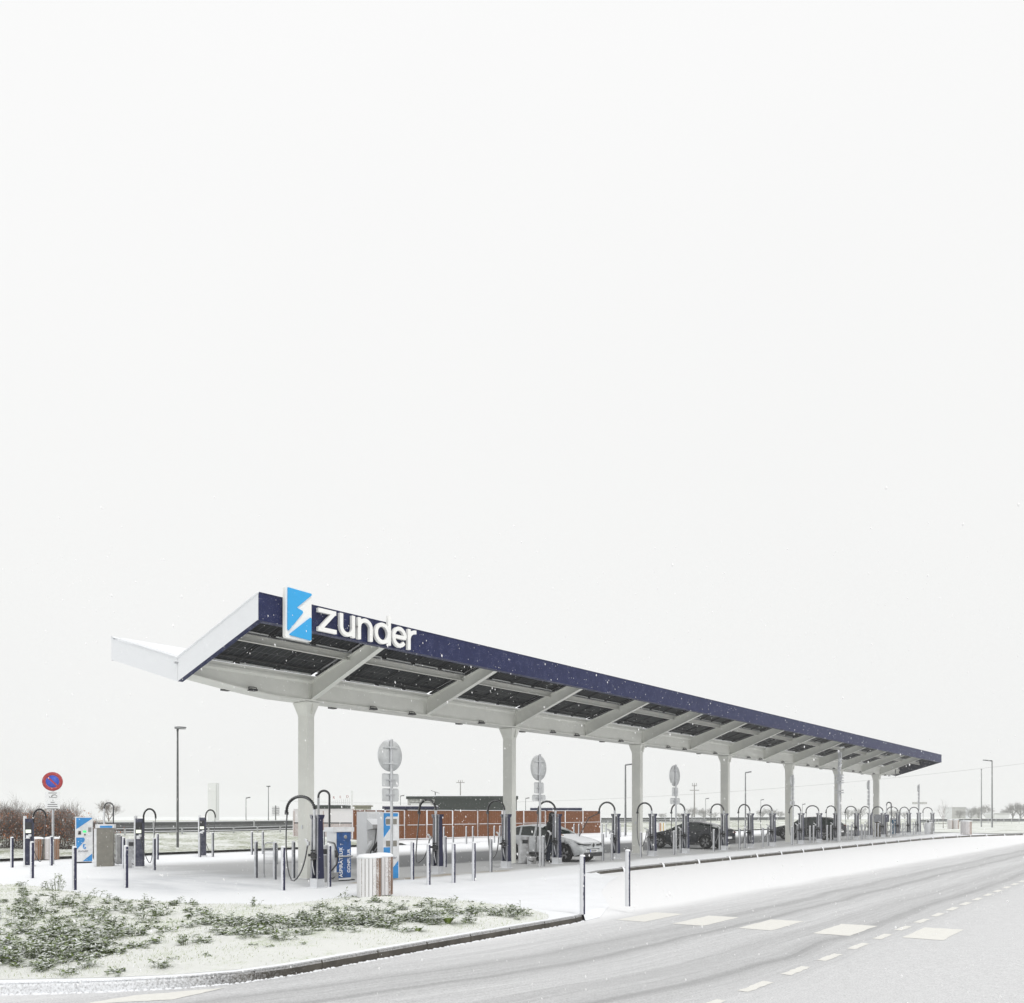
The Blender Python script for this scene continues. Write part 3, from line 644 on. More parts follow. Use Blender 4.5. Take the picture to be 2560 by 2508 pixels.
# solar panels
def panel_mat():
    m, n, l, b = new_mat('solar_glass'); tcn = n.new('ShaderNodeTexCoord'); sp = n.new('ShaderNodeSeparateXYZ'); l.new(tcn.outputs['Object'], sp.inputs[0])
    def line(sock, per, wd):
        f = math_n(n, l, 'ABSOLUTE', math_n(n, l, 'SUBTRACT', math_n(n, l, 'FRACT', math_n(n, l, 'DIVIDE', sock, per)), .5))
        return math_n(n, l, 'GREATER_THAN', f, .5-wd/per/2)
    a = line(sp.outputs['X'], .178, .016); c = line(sp.outputs['Y'], .0885, .009); c2 = line(sp.outputs['Y'], .865, .03)
    f = math_n(n, l, 'MAXIMUM', math_n(n, l, 'MAXIMUM', a, c), c2)
    l.new(mixc(n, l, f, (.003, .004, .007), (.075, .08, .085)), b.inputs['Base Color']); b.inputs['Roughness'].default_value = .4; b.inputs['Specular IOR Level'].default_value = .15
    return m
M_panel = panel_mat(); M_frame = plain('panel_frame', (.012, .012, .015), .7); M_clip = plain('rail_clip', (.62, .63, .62), .5)
bays = [(X0+.16, rafX[0]-.05)]+[(a+.05, b-.05) for a, b in zip(rafX[:-1], rafX[1:])]+[(rafX[-1]+.05, X1-.16)]
panels = []
for a, b in bays:
    k = max(1, int(round((b-a)/1.14))); w_ = (b-a)/k
    for i in range(k): panels.append((a+(i+.5)*w_, w_-.05))
ang = math.atan((ZF-ZV)/(YV-YF)); proto = {}
def panel_obj(w_, L):
    key = (round(w_, 3), L)
    if key not in proto:
        mb = MB(); mb.box((0, 0, 0), (w_-.05, L-.05, .012), 0)
        for sx in (-1, 1): mb.box((sx*(w_/2-.014), 0, -.006), (.028, L, .04), 1)
        for sy in (-1, 1): mb.box((0, sy*(L/2-.014), -.006), (w_-.056, .028, .04), 1)
        mb.box((0, L*.5-.10, -.045), (w_*.86, .035, .02), 2)           # pale cable tray along the valley side
        mb.box((0, -L*.5+.06, -.045), (w_*.86, .05, .02), 2)
        mb.box((-.1, .12, -.02), (.12, .06, .02), 1)
        mb.v = [tuple(p) for p in mb.v]; o = mb.build('tmp', [M_panel, M_frame, M_clip]); proto[key] = o.data; bpy.data.objects.remove(o)
    return proto[key]
rest = MB(); cnt = 0; L = 1.62
for x, w_ in panels:
    for yc in (17.96, 19.63):
        zc = slopeZ(yc)-.055
        if cnt < 96:
            o = bpy.data.objects.new('solar_panel', panel_obj(w_, L)); COL.objects.link(o); o.parent = can
            o.location = (x, yc, zc); o.rotation_euler = (-ang, 0, 0); cnt += 1
        else:
            rest.T = Matrix.Translation((x, yc, zc)) @ Matrix.Rotation(-ang, 4, 'X'); rest.box((0, 0, 0), (w_-.05, L-.05, .012), 0)
            for sx in (-1, 1): rest.box((sx*(w_/2-.014), 0, -.006), (.028, L, .04), 1)
    for yc in (21.9, 23.55):
        rest.T = Matrix.Translation((x, yc, slopeZ(yc)-.055)) @ Matrix.Rotation(ang, 4, 'X'); rest.box((0, 0, 0), (w_-.05, L, .012), 0)
        for sx in (-1, 1): rest.box((sx*(w_/2-.014), 0, -.006), (.028, L, .04), 1)
o = rest.build('solar_panel_field', [M_panel, M_frame], can); o['kind'] = 'stuff'
# snow blanket lying on the panels
mb = MB()
for ya, yb in ((17.2, 20.3), (21.1, 24.4)):
    q = [(ya, slopeZ(ya)-.02), (yb, slopeZ(yb)-.02)]
    v = [(x, y, z+dz) for dz in (0, .05) for x in (X0+.17, X1-.17) for y, z in q]
    mb.add(v, [(0, 1, 3, 2), (4, 6, 7, 5), (0, 4, 5, 1), (2, 3, 7, 6), (0, 2, 6, 4), (1, 5, 7, 3)])
mb.build('roof_snow', M_snow, can)
# fascias
def ringbox(pts_lo, pts_hi):
    return pts_lo+pts_hi
for nm, y, s in (('front_fascia', YF, 1), ('back_fascia', YB, -1)):
    mb = MB(); zt = ZF if s == 1 else ZF-.06
    mb.box(((X0+X1)/2, y+s*.06, zt-HF/2), (X1-X0, .12, HF)); mb.box(((X0+X1)/2, y+s*.05, zt+.012), (X1-X0, .13, .024))
    mb.box(((X0+X1)/2, y+s*.16, zt-HF+.02), (X1-X0-.3, .16, .03))
    o = mb.build(nm, [M_fascia], can)
for nm, x in (('end_fascia', X0), ('end_fascia', X1)):
    mb = MB(); t = .14 if x == X0 else -.14; e = .0025 if x == X0 else -.0025
    P = [(YF+.003, ZF-.001), (YV, ZV), (YB-.003, ZF-.06)]
    v = []
    for xx in (x-e, x+t):
        for y, z in P: v += [(xx, y, z), (xx, y, z-.625)]
    f = [(0, 2, 3, 1), (2, 4, 5, 3), (6, 7, 9, 8), (8, 9, 11, 10), (0, 6, 8, 2), (2, 8, 10, 4), (1, 3, 9, 7), (3, 5, 11, 9), (0, 1, 7, 6), (4, 10, 11, 5)]
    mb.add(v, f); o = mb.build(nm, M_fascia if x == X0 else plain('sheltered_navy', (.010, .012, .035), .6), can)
    if x == X0:
        b_ = MB(); b_.cyl((0, 0, 0), .035, .1, 10); q = b_.build('drain_stub', M_steel, o); q.location = (x-.1, YV, ZV-.13); q.rotation_euler = (0, PI/2, 0)
        sc_ = MB(); sc_.tube([(X0-.004, y, slopeZ(y)+.012+.006*math.sin(y*9)) for y in np.linspace(YF, YV, 20)]+[(X0-.004, y, slopeZ(y)+.012) for y in np.linspace(YV+.1, YB-.05, 20)], .03, 6); sc_.build('snow_cap', M_snow, o)
        sm = MB(); sm.box((x-.0045, YV, ZV-.3), (.004, .012, .6)); sm.build('panel_seam', M_grey, o)
# cable loop dangling at the far end
mb = MB(); mb.tube([(X1-3.2+.35*math.sin(a), YV-.8+.35*math.sin(a)*.3, 5.62+.28*math.cos(a)) for a in np.linspace(.2, 5.9, 18)], .03, 6); mb.build('cable_loop', M_hose, can)
print('CANOPY OK')

# lettering ----------------------------------------------------------
def stroke(mb, pts, w_, T, depth=.12, closed=False):
    """thick polyline in the (u,v) plane, extruded towards the viewer (-Y)"""
    P = [Vector(p) for p in pts]; n = len(P); Lf = []; Rt = []
    for i in range(n):
        a = P[(i-1) % n] if (closed or i > 0) else P[i]; b = P[(i+1) % n] if (closed or i < n-1) else P[i]
        d0 = (P[i]-a); d1 = (b-P[i]); d0 = d0.normalized() if d0.length > 1e-9 else d1.normalized(); d1 = d1.normalized() if d1.length > 1e-9 else d0
        m = (d0+d1).normalized(); k = min(2.2, 1/max(.35, m.dot(d0))); nn = Vector((-m.y, m.x))*w_/2*k
        Lf.append(P[i]+nn); Rt.append(P[i]-nn)
    v = []
    for i in range(n):
        for q in (Lf[i], Rt[i]):
            v += [T(q.x, q.y, 0), T(q.x, q.y, depth)]
    f = []
    rng_ = range(n if closed else n-1)
    for i in rng_:
        j = (i+1) % n; A, B = 4*i, 4*j
        f += [(A+1, B+1, B+3, A+3), (A, A+2, B+2, B), (A, B, B+1, A+1), (A+2, A+3, B+3, B+2)]
    if not closed: f += [(0, 1, 3, 2), (4*(n-1), 4*(n-1)+2, 4*(n-1)+3, 4*(n-1)+1)]
    mb.add(v, f)
def arc(cx_, cy_, r, a0, a1, k=14, ry=None):
    ry = r if ry is None else ry
    return [(cx_+r*math.cos(math.radians(a0+(a1-a0)*i/k)), cy_+ry*math.sin(math.radians(a0+(a1-a0)*i/k))) for i in range(k+1)]
LT = thing('fascia_lettering', 'raised white letters spelling zunder along the navy fascia', 'sign', (0, 0, 0))
H = .57; W = .104; SK = [0]
def TT(x0):
    return lambda u, v, d: (x0+u, YF-.06-d, 6.575+v)
def letter(x0, strokes, nm='letter'):
    mb = MB()
    for s in strokes:
        closed = len(s) > 1 and s[0] == 'c'; pts = s[1] if closed else s
        SK[0] += 1; stroke(mb, pts, W, TT(x0), depth=.085+.003*(SK[0] % 3), closed=closed)
    mb.build(nm, M_letter, LT)
h = W/2; LY = YF-.145; xs_ = [onY(p, LY) for p in (796, 850, 895, 938.5, 981, 1020)]
def wl_(a, b): return onY(b, LY)-onY(a, LY)
wz = wl_(796, 842)
letter(xs_[0], [[(0, H-h), (wz-.02, H-h)], [(wz-.1, H-h-.03), (.09, h+.03)], [(0, h), (wz, h)]])
wu = wl_(850, 888)
letter(xs_[1], [[(h, H), (h, .24)]+arc(wu/2, .24, wu/2-h, 180, 360, 14, .24-h)[1:]+[(wu-h, H)], [(wu-h, .25), (wu-h, 0)]])
wn_ = wl_(895, 932)
letter(xs_[2], [[(h, 0), (h, H)], [(h, .3)]+arc(wn_/2, H-.24, wn_/2-h, 180, 0, 14, .24-h)+[(wn_-h, 0)]])
wd = wl_(938, 977)
letter(xs_[3], [('c', arc(wd/2-.02, H/2, wd/2-h, 0, 345, 22, H/2-h)), [(wd-h, 0), (wd-h, .80)]])
we = wl_(980, 1016)
letter(xs_[4], [arc(we/2, H/2, we/2-h, 0, 325, 22, H/2-h), [(h, H/2+.0), (we-h*.7, H/2+.0)]])
wr = wl_(1020, 1039)
letter(xs_[5], [[(h, 0), (h, H)], [(h, .33)]+arc(wr+.02, .30, wr+.02-h, 180, 100, 8, .27-h)[1:]+[(wr+.03, H-h)]])
LG = thing('logo_panel', 'upright white panel with sky-blue lightning mark standing proud of the navy fascia', 'sign', (11.92, YF-.09, 6.23))
lw, lh = .76, 1.24
def rrect(w_, h_, r, k=4):
    P = []
    for cx_, cy_, a in ((w_-r, r, -90), (w_-r, h_-r, 0), (r, h_-r, 90), (r, r, 180)):
        for i in range(k+1):
            t = math.radians(a+90*i/k); P.append((cx_+r*math.cos(t), cy_+r*math.sin(t)))
    return P
mb = MB(); mb.prism(rrect(lw, lh, .05), lambda u, v, d: (u, -d, v), .11); mb.build('backing_panel', M_letter, LG)
mb = MB()
A = [(.07, .97), (.96, .955), (.985, .93), (.40, .615), (.62, .575), (.64, .54), (.10, .14), (.06, .16)]
B = [(.14, .075), (.93, .48), (.965, .46), (.965, .045), (.94, .025), (.16, .055)]
for P in (A, B): mb.prism([(u*lw, v*lh) for u, v in P], lambda u, v, d: (u, -.112-d, v), .035)
mb.build('lightning_mark', M_blue, LG)

# floodlights on the beam
fl = None; FLX = []
def flood():
    r = thing('floodlight', '', 'floodlight', (0, 0, 0), group='floodlights under the canopy beam')
    mb = MB(); mb.box((0, 0, -.055), (.22, .17, .05)); mb.build('lamp_housing', M_black, r)
    mb = MB(); mb.tube([(-.12, 0, -.05), (-.12, 0, .02), (0, 0, .03), (.12, 0, .02), (.12, 0, -.05)], .012, 5); mb.build('bracket', M_black, r); return r
k = 0
spots = []
for i, cx_ in enumerate(colX+[colX[-1]+3.2]):
    for dx, side in ((-2.1, -1), (-2.45, 1), (2.3, -1), (1.3, 1), (4.0, -1)):
        if i == 0 and dx == 2.2: pass
        x = cx_+dx
        if X0+.8 < x < X1-3.2: spots.append((x, side, i, dx))
bayw = ['first', 'second', 'third', 'fourth', 'fifth', 'sixth', 'seventh', 'last']
for x, side, i, dx in spots:
    lab = 'floodlight on the %s side of the canopy beam %s the %s column' % ('near' if side < 0 else 'far', 'before' if dx < 0 else 'beyond', bayw[i])
    if i == 7: lab = 'floodlight on the %s side of the canopy beam near its far tip' % ('near' if side < 0 else 'far')
    lift = max(0, .30-.112*(x-X0-.16)) if x < 14 else 0; loc = (x, YV+side*.40, 5.42+lift); 
    if fl is None: fl = flood(); fl.location = loc; fl['label'] = lab; o = fl
    else: o = dup(fl, loc, 0, lab)
print('SIGN OK')

# ------------------------------------------------------------------ charging posts
def coil_boom(mb, R=.46, top=2.42, z0=2.05, dirx=.0, n=44):
    pts = []; rs = []
    for i in range(n+1):
        t = i/n; a = PI*1.07*t
        y = R-R*math.cos(a); z = z0+(top-z0)*max(-.3, math.sin(a))*1.0
        pts.append((dirx*y, y, z)); rs.append(.047 if (i % 2) else .028)
    mb.tube(pts, rs, 8); return Vector(pts[-1])
def hose_pts(a, lo, b, n=16):
    a, lo, b = Vector(a), Vector(lo), Vector(b); P = []
    for i in range(n+1):       # smooth hanging loop through a, lo, b
        t = i/n
        if t < .5:
            u = t*2; P.append(Vector((a.x+(lo.x-a.x)*u, a.y+(lo.y-a.y)*(u**2.2), lo.z+(a.z-lo.z)*(1-u)**1.15*(1-.0*u))))
        else:
            u = (t-.5)*2; P.append(Vector((lo.x+(b.x-lo.x)*u, lo.y+(b.y-lo.y)*(1-(1-u)**2.2), lo.z+(b.z-lo.z)*u**1.5)))
    for _ in range(2): P = [P[0]]+[(P[i-1]+P[i]*2+P[i+1])/4 for i in range(1, len(P)-1)]+[P[-1]]
    return P
def charger_common(r):
    mb = MB()                      # two tapering navy side profiles joined by a recessed back
    for s in (-1, 1):
        v = []
        for z, wx, wy, yc in ((.24, .20, .075, .125), (1.80, .15, .055, .115), (1.84, .18, .08, .13), (1.90, .20, .09, .14)):
            for sx, sy in ((-1, -1), (1, -1), (1, 1), (-1, 1)): v.append((sx*wx/2, s*yc+sy*wy/2, z))
        f = [(0, 3, 2, 1), (12, 13, 14, 15)]
        for k in range(3):
            for i in range(4): f.append((4*k+i, 4*k+(i+1) % 4, 4*k+4+(i+1) % 4, 4*k+4+i))
        mb.add(v, f)
    mb.box((.05, 0, 1.04), (.04, .19, 1.56)); mb.box((0, 0, 1.915), (.21, .36, .03))
    mb.build('body', M_navyc, r)
    mb = MB(); mb.box((-.0, 0, .125), (.25, .30, .23)); b = mb.build('plinth', M_pole, r)
    mb = MB(); mb.cyl((0, 0, 0), .27, .012, 20); mb.build('base_plate', M_steel, b)
    mb = MB(); mb.cyl((-.085, .0, .75), .036, 1.24, 12, 0); mb.cyl((-.085, .0, 1.97), .046, .10, 12); mb.build('boom_pole', M_pole, r)
    mb = MB(); mb.tube([(-.13, .02, .76), (-.15, .0, .6), (-.13, -.03, .42), (-.1, -.02, .34)], .016, 6); mb.build('feed_hose', M_pole, r)
    mb = MB()
    for z in (.72, .79, .90, .97): mb.cyl((-.14, .0, z), .062, .035, 14)
    mb.box((-.14, -.05, .84), (.13, .10, .12)); mb.box((-.12, .12, .86), (.07, .13, .07)); mb.build('cable_clamp', M_black, r)
def charger(x, y, lab, lo=.15, reach=.5, tophose=None, var=0, coil=None, rz=0., connector=True, zs=1.):
    r = thing('charging_post', lab, 'charging post', (x, y, gz(x)), rz, 'charging posts')
    charger_common(r)
    mb = MB(); end = coil_boom(mb, R=reach, dirx=random.uniform(-.12, .06)); 
    mb.T = Matrix.Translation((-.13, .02, 0)); 
    mb.v = [(a-.085, b, c) for a, b, c in mb.v]; mb.T = None
    end = end+Vector((-.085, 0, 0)); mb.box(tuple(end+Vector((0, .02, -.0))), (.06, .10, .07)); mb.box(tuple(end+Vector((-.04, .0, .05))), (.04, .04, .05)); mb.build('boom', M_rubber, r)
    mb = MB()
    if tophose is not None:
        P = [end]+[Vector(p) for p in tophose]
    else:
        hol = Vector((-.15, .22, 1.12)) if connector else Vector((-.15, .08, .95))
        lowp = Vector(((end.x+hol.x)/2-random.uniform(.02, .3), (end.y+hol.y)/2+random.uniform(-.05, .22), lo)); P = hose_pts(end, lowp, hol)
    mb.tube(P, .021, 6); mb.build('cable', M_hose, r)
    if connector:
        mb = MB(); mb.tube([(-.15, .22, 1.08), (-.15, .20, 1.18), (-.15, .26, 1.25), (-.15, .33, 1.27)], [.025, .03, .035, .03], 8); mb.box((-.15, .17, 1.17), (.05, .06, .10)); mb.build('connector', M_grey, r)
    return r
px_row = [1094, 1265, 1392, 1539.6, 1631.6, 1714, 1811, 1876, 1931.7, 2003, 2048, 2090, 2141.5, 2175, 2208, 2245, 2272, 2297, 2331]
c1 = G(793, 2219)
charger(c1[0], c1[1], 'nearest navy charging post, speckled with snow, with its cable hanging in a big loop', lo=.10, reach=.56)
rowX = []
for i, p in enumerate(px_row):
    x = onY(p, 19.2); rowX.append(x)
    lab = 'navy charging post with arched hose, %s in the long row counted from the slatted bins' % ORD[i+1] if i < 19 else ''
    kw = {}
    if i == 3: kw = dict(tophose=[(-1.0, .72, 1.75), (-1.9, .55, 1.05), (-2.6, .35, .50), (-3.1, .55, .22), (-3.45, .75, .30)])
    charger(x, 19.2, lab, lo=random.choice([.2, .28, .35, .45]), reach=random.choice([.32, .37, .42, .35, .39]) if i > 0 else .38, **kw)
print('CHARGERS', [round(a, 1) for a in rowX])
# the left group, turned towards the drive: with a screen and a holstered gun
def charger_screen(px, py, lab, rz):
    x, y = G(px, py); r = thing('charging_post', lab, 'charging post', (x, y, gz(x)), rz, 'charging posts')
    mb = MB(); mb.box((0, 0, .9), (.26, .16, 1.8)); mb.build('body', M_navyc, r)
    mb = MB(); mb.box((-.16, 0, .95), (.055, .17, 1.9)); mb.build('side_panel', M_kwhite, r)
    mb = MB(); mb.box((0, -.085, 1.45), (.22, .05, .42)); hd = mb.build('display_head', M_black, r)
    mb = MB(); mb.box((0, -.113, 1.33), (.19, .006, .12)); mb.build('screen', M_disp, hd)
    mb = MB(); mb.cyl((.06, -.12, 1.14), .05, .08, 10); mb.box((0, -.10, 1.12), (.14, .06, .12), 0); mb.build('connector', M_kwhite, r)
    mb = MB(); mb.cyl((.13, 0, 1.65), .03, .22, 8)
    pts = []; rs = []
    for i in range(30):
        t = i/29; a = PI*1.05*t; yy = .22-.22*math.cos(a); pts.append((.13+yy, 0, 1.85+.30*max(-.3, math.sin(a)))); rs.append(.038 if i % 2 else .028)
    mb.tube(pts, rs, 7); e = Vector(pts[-1]); mb.build('boom', M_rubber, r)
    mb = MB(); P = hose_pts(e, (e.x-.15, -.05, .12), (.06, -.13, 1.12)); mb.tube(P, .014, 6); mb.build('cable', M_hose, r)
    mb = MB(); mb.box((0, 0, .03), (.34, .26, .06)); mb.build('base_plate', M_kwhite, r)
    return r
yaw = TH-PI/2
charger_screen(74, 2167, 'charging post with lit screen at the far left, left of the no-parking sign', yaw+.15)
charger_screen(350, 2170, 'charging post with lit screen right of the khaki cabinet', yaw)
charger_screen(507, 2142, 'charging post with lit screen standing alone beside the back kerb, right of the tall lamp', yaw)

# ------------------------------------------------------------------ bollards
bp = {}
def bollard(px, py, lab, mat='n', h=1.1, r=.056, xy=None, grp='bollards'):
    x, y = xy if xy else G(px, py)
    key = (mat, r, h)
    if key not in bp:
        mb = MB(); mb.lathe([(r, 0), (r, h-.03), (r*.94, h-.012), (r*.7, h), (.001, h+.004)], n=16)
        sn = MB(); sn.lathe([(r*1.0, h-.004), (r*1.02, h+.012), (r*.7, h+.03), (.001, h+.036)], n=12)
        a = mb.build('x', M_bol if mat == 'n' else M_bolg); b = sn.build('x', M_snow); bp[key] = (a.data, b.data); bpy.data.objects.remove(a); bpy.data.objects.remove(b)
    t = thing('bollard', lab, 'bollard', (x, y, gz(x)+(-.0 if not xy else 0)), 0, grp)
    for nm, d in zip(('post', 'snow_cap'), bp[key]):
        o = bpy.data.objects.new(nm, d); COL.objects.link(o); o.parent = t
    return t
for px, py, lab, m in [
    (30, 2169, 'leftmost bollard, in front of the brown hedge', 'n'), (80, 2195.6, 'bollard in front of the far left charging post, cable beside it', 'n'),
    (128, 2164, 'bollard at the foot of the no-parking sign', 'n'), (186, 2225, 'tall-looking bollard in front of the blue and white kiosk, behind the weeds', 'n'),
    (315, 2219.5, 'bollard in front of the grey dispenser right of the khaki cabinet', 'n'), (257, 2166, 'bollard against the left edge of the khaki cabinet', 'n'),
    (309, 2171, 'bollard between the khaki cabinet and the grey dispenser', 'n'), (301, 2160, 'bollard half hidden behind the right edge of the khaki cabinet', 'n'),
    (356, 2168, 'bollard just right of the charging post beside the khaki cabinet', 'n'),
    (385.5, 2175.5, 'nearer of the two bollards right of the left charging posts', 'n'), (393.6, 2149, 'farther of the two bollards right of the left charging posts', 'n'),
    (500, 2143, 'bollard left of the lone charging post at the back kerb', 'g'), (532, 2142, 'bollard right of the lone charging post at the back kerb', 'g'),
    (629.8, 2137, 'left one of two far bollards by the back kerb, behind the mat rack', 'g'), (657, 2135, 'right one of two far bollards by the back kerb, behind the mat rack', 'g'),
    (640, 2194.6, 'bollard left of the mat rack', 'g'), (687, 2199, 'bollard touching the right side of the mat rack', 'g'),
    (707.5, 2226, 'bollard left of the nearest charging post, half white half navy', 'n'), (733.7, 2195.4, 'bollard left of the first column foot', 'g'),
    (823, 2217, 'navy bollard right of the nearest charging post, in front of the vacuum cleaner', 'n'), (809.6, 2134, 'white bollard seen behind the vacuum boom', 'g'),
    (1031, 2198.7, 'dark navy bollard right of the blue and white totem', 'n'), (1071.4, 2212, 'snow-white bollard nearest the kerb right of the totem', 'n'),
    (1134, 2207, 'middle one of three white bollards between totem and second column', 'n'), (1184.5, 2201.7, 'right one of three white bollards between totem and second column', 'n'),
    (1109.6, 2112, 'first far white bollard before the brown wall, from the left', 'g'), (1133, 2111, 'second far white bollard before the brown wall, from the left', 'g'),
    (1165.8, 2110, 'third far white bollard before the brown wall, from the left', 'g'), (1182, 2109.5, 'fourth far white bollard before the brown wall, from the left', 'g'),
    (1235.7, 2107, 'fifth far white bollard before the brown wall, from the left', 'g'), (1250, 2106.5, 'sixth far white bollard before the brown wall, left of the second column', 'g'),
    (1113, 2168, 'dark bollard behind the second charging post', 'n'), (1227, 2180, 'bollard left of the charging post by the second column', 'g'),
    (1357.8, 2165.8, 'bollard beside the pole of the second round sign', 'g'),
    (1435, 2096, 'left one of two white bollards behind the bonnet of the white car', 'g'), (1447, 2095.8, 'right one of two white bollards behind the bonnet of the white car', 'g'),
    (1507, 2152, 'bollard at the nose of the white car', 'g'), (1505, 2094, 'far white bollard right of the brown wall end', 'g'), (1515, 2093.7, 'second far white bollard right of the brown wall end', 'g'),
    (1530, 2151, 'dark bollard left of the post whose cable reaches the white car', 'g'), (1551, 2092.7, 'far white bollard left of the street lamp behind the third column', 'g'),
    (1562, 2091.6, 'far white bollard touching the street lamp behind the third column', 'g')]:
    bollard(px, py, lab, m)
bollard(0, 0, 'thick snow-covered bollard on the kerb corner by the zebra crossing', 'n', 1.12, .054, xy=G(1456, 2291, -.04), grp='crossing bollards')
bollard(0, 0, 'thick snow-covered bollard right of the kerb corner by the zebra crossing', 'n', 1.16, .054, xy=G(1569.4, 2273, -.06), grp='crossing bollards')
pairs = [(1602, 1621), (1684.7, 1701), (1784.4, 1799), (1849, 1862), (1907.6, 1920), (1979, 1994.5), (2025, 2034), (2068, 2077.6), (2120, 2129), (2154.6, 2162), (2188, 2195.5), (2229, 2236), (2257, 2263), (2283.5, 2289)]
names = ['fifth', 'seventh', 'eighth', 'ninth', 'tenth', 'eleventh', 'twelfth', 'thirteenth', 'fourteenth', 'fifteenth', 'sixteenth', 'seventeenth', 'eighteenth', 'nineteenth']
names = ['sixth', 'seventh', 'eighth', 'ninth', 'tenth', 'eleventh', 'twelfth', 'thirteenth', 'fourteenth', 'fifteenth', 'sixteenth', 'seventeenth', 'eighteenth', 'nineteenth']
for (a, b), nm in zip(pairs, names):
    bollard(0, 0, 'outer steel bollard just before the %s charging post of the row' % nm, 'g', xy=(onY(a, 19.0), 19.0), grp='bollards between the charging posts')
    bollard(0, 0, 'inner steel bollard close against the %s charging post of the row' % nm, 'g', xy=(onY(b, 19.45), 19.45), grp='bollards between the charging posts')

# ------------------------------------------------------------------ slatted double bins
M_bin2 = snowy('bin_slats_sheltered', (.24, .12, .06), .6, lo=-.3, hi=.6, spec=.35, amt=.72, toplo=.3)
def slat_bin(x, y, lab, rz, h=.97, R=.275, mat=None):
    r = thing('slatted_bin', lab, 'litter bin', (x, y, gz(x)), rz, 'slatted double bins')
    for k, cx_ in enumerate((-.31, .31)):
        mb = MB(); ns = 20
        for i in range(ns):
            a = 2*PI*i/ns; mb.T = Matrix.Translation((cx_, 0, 0)) @ Matrix.Rotation(a, 4, 'Z') @ Matrix.Translation((R-.012, 0, h/2+.01))
            mb.box((0, 0, 0), (.024, 2*R*math.sin(PI/ns)*.86, h-.05))
        mb.T = None; b = mb.build('slat_drum', mat or M_bin, r)
        mb = MB(); mb.cyl((cx_, 0, .03), R-.03, h-.08, 20); mb.build('liner', M_black, b)
        mb = MB(); mb.lathe([(R-.01, h-.05), (R+.012, h-.035), (R+.008, h+.005), (R-.05, h+.04), (.1, h+.055), (.001, h+.055)], (cx_, 0, 0), 24); mb.build('snow_lid', M_snow, b)
    mb = MB(); mb.box((0, .0, h-.16), (.16, .20, .22)); mb.box((0, 0, h/2-.1), (.05, .05, h-.3)); mb.build('bracket', M_stone, r)
    mb = MB(); mb.box((0, 0, h-.02), (.2, .3, .05)); mb.build('snow_bridge', M_snow, r)
    return r
slat_bin(13.05, 14.93, 'snow-plastered slatted double bin on the verge in front of the totem', .38)
x, y = G(160, 2153); slat_bin(x-.2, y+1.5, 'brown slatted double bin between the no-parking sign and the kiosk', -.65, h=.95, mat=M_bin2)
x, y = G(2383, 2073.5); slat_bin(x, y, 'farther brown-edged slatted double bin at the right end of the station', -PI/2+.1, h=1.15, R=.31, mat=M_bin2)
x, y = G(2415, 2087); slat_bin(x, y, 'nearer slatted double bin on the kerb at the right end of the station', .42, h=1.2, R=.36, mat=M_bin2)

# ------------------------------------------------------------------ kiosk, totem, vacuum and other machines
def zlogo(parent, x, z, y, s):
    mb = MB()
    for P in (A, B): mb.prism([(x+u*.6*s, z+v*s) for u, v in P], lambda u, v, d: (u, y-d, v), .004)
    mb.build('lightning_mark', M_kblue, parent)
def flat(mb, P, y, t=.004, mi=0): mb.prism(P, lambda u, v, d: (u, y-d, v), t, mi)
# kiosk left: front faces -Y
kx, ky = G(218, 2158); K = thing('payment_kiosk', 'white kiosk with blue diagonals and a green-lit screen, left of the khaki cabinet', 'kiosk', (kx, ky+.3, gz(kx)), -.35)
kw, kh, kd = .60, 1.86, .58
mb = MB(); mb.prism(rrect(kw, kh-.06, .02, 2), lambda u, v, d: (u-kw/2, -kd/2+d, v+.06), kd); mb.build('cabinet', M_kwhite, K)
mb = MB(); mb.box((0, 0, .03), (kw-.06, kd-.06, .06)); mb.build('plinth', M_black, K)
mb = MB(); y = -kd/2-.001
flat(mb, [(-.29, 1.82), (.28, 1.82), (.27, 1.78), (-.29, 1.36)], y)
flat(mb, [(-.29, 1.03), (-.02, 1.03), (.02, .96), (.0, .88), (-.29, .52)], y)
flat(mb, [(.28, .38), (.28, .03+.05), (-.06, .08)], y); mb.build('blue_graphics', M_kblue, K)
mb = MB(); mb.box((-.17, y-.01, 1.22), (.10, .02, .14)); mb.box((.02, y-.012, 1.14), (.06, .02, .05)); mb.box((.19, y-.01, 1.34), (.11, .015, .18), 1); mb.build('card_reader', [M_black, M_grey], K)
mb = MB(); mb.box((.01, y-.01, 1.27), (.12, .015, .08)); mb.build('screen', M_green, K)
zlogo(K, -.06, .57, y-.001, .2)
text_mesh('brand_text', 'zunder', .13, M_navy, K, (-.22, y-.004, .45), (PI/2, 0, 0), .002, 1.0)
mb = MB(); mb.tube([(.34, .1, 1.25), (.42, .1, .9), (.40, .05, .3), (.36, 0, .12), (.33, 0, .3), (.36, .0, .85)], .018, 6); mb.tube([(.33, -.1, 1.2), (.36, -.1, .7), (.38, -.1, .1)], .02, 6)
mb.build('hose', M_hose, K)
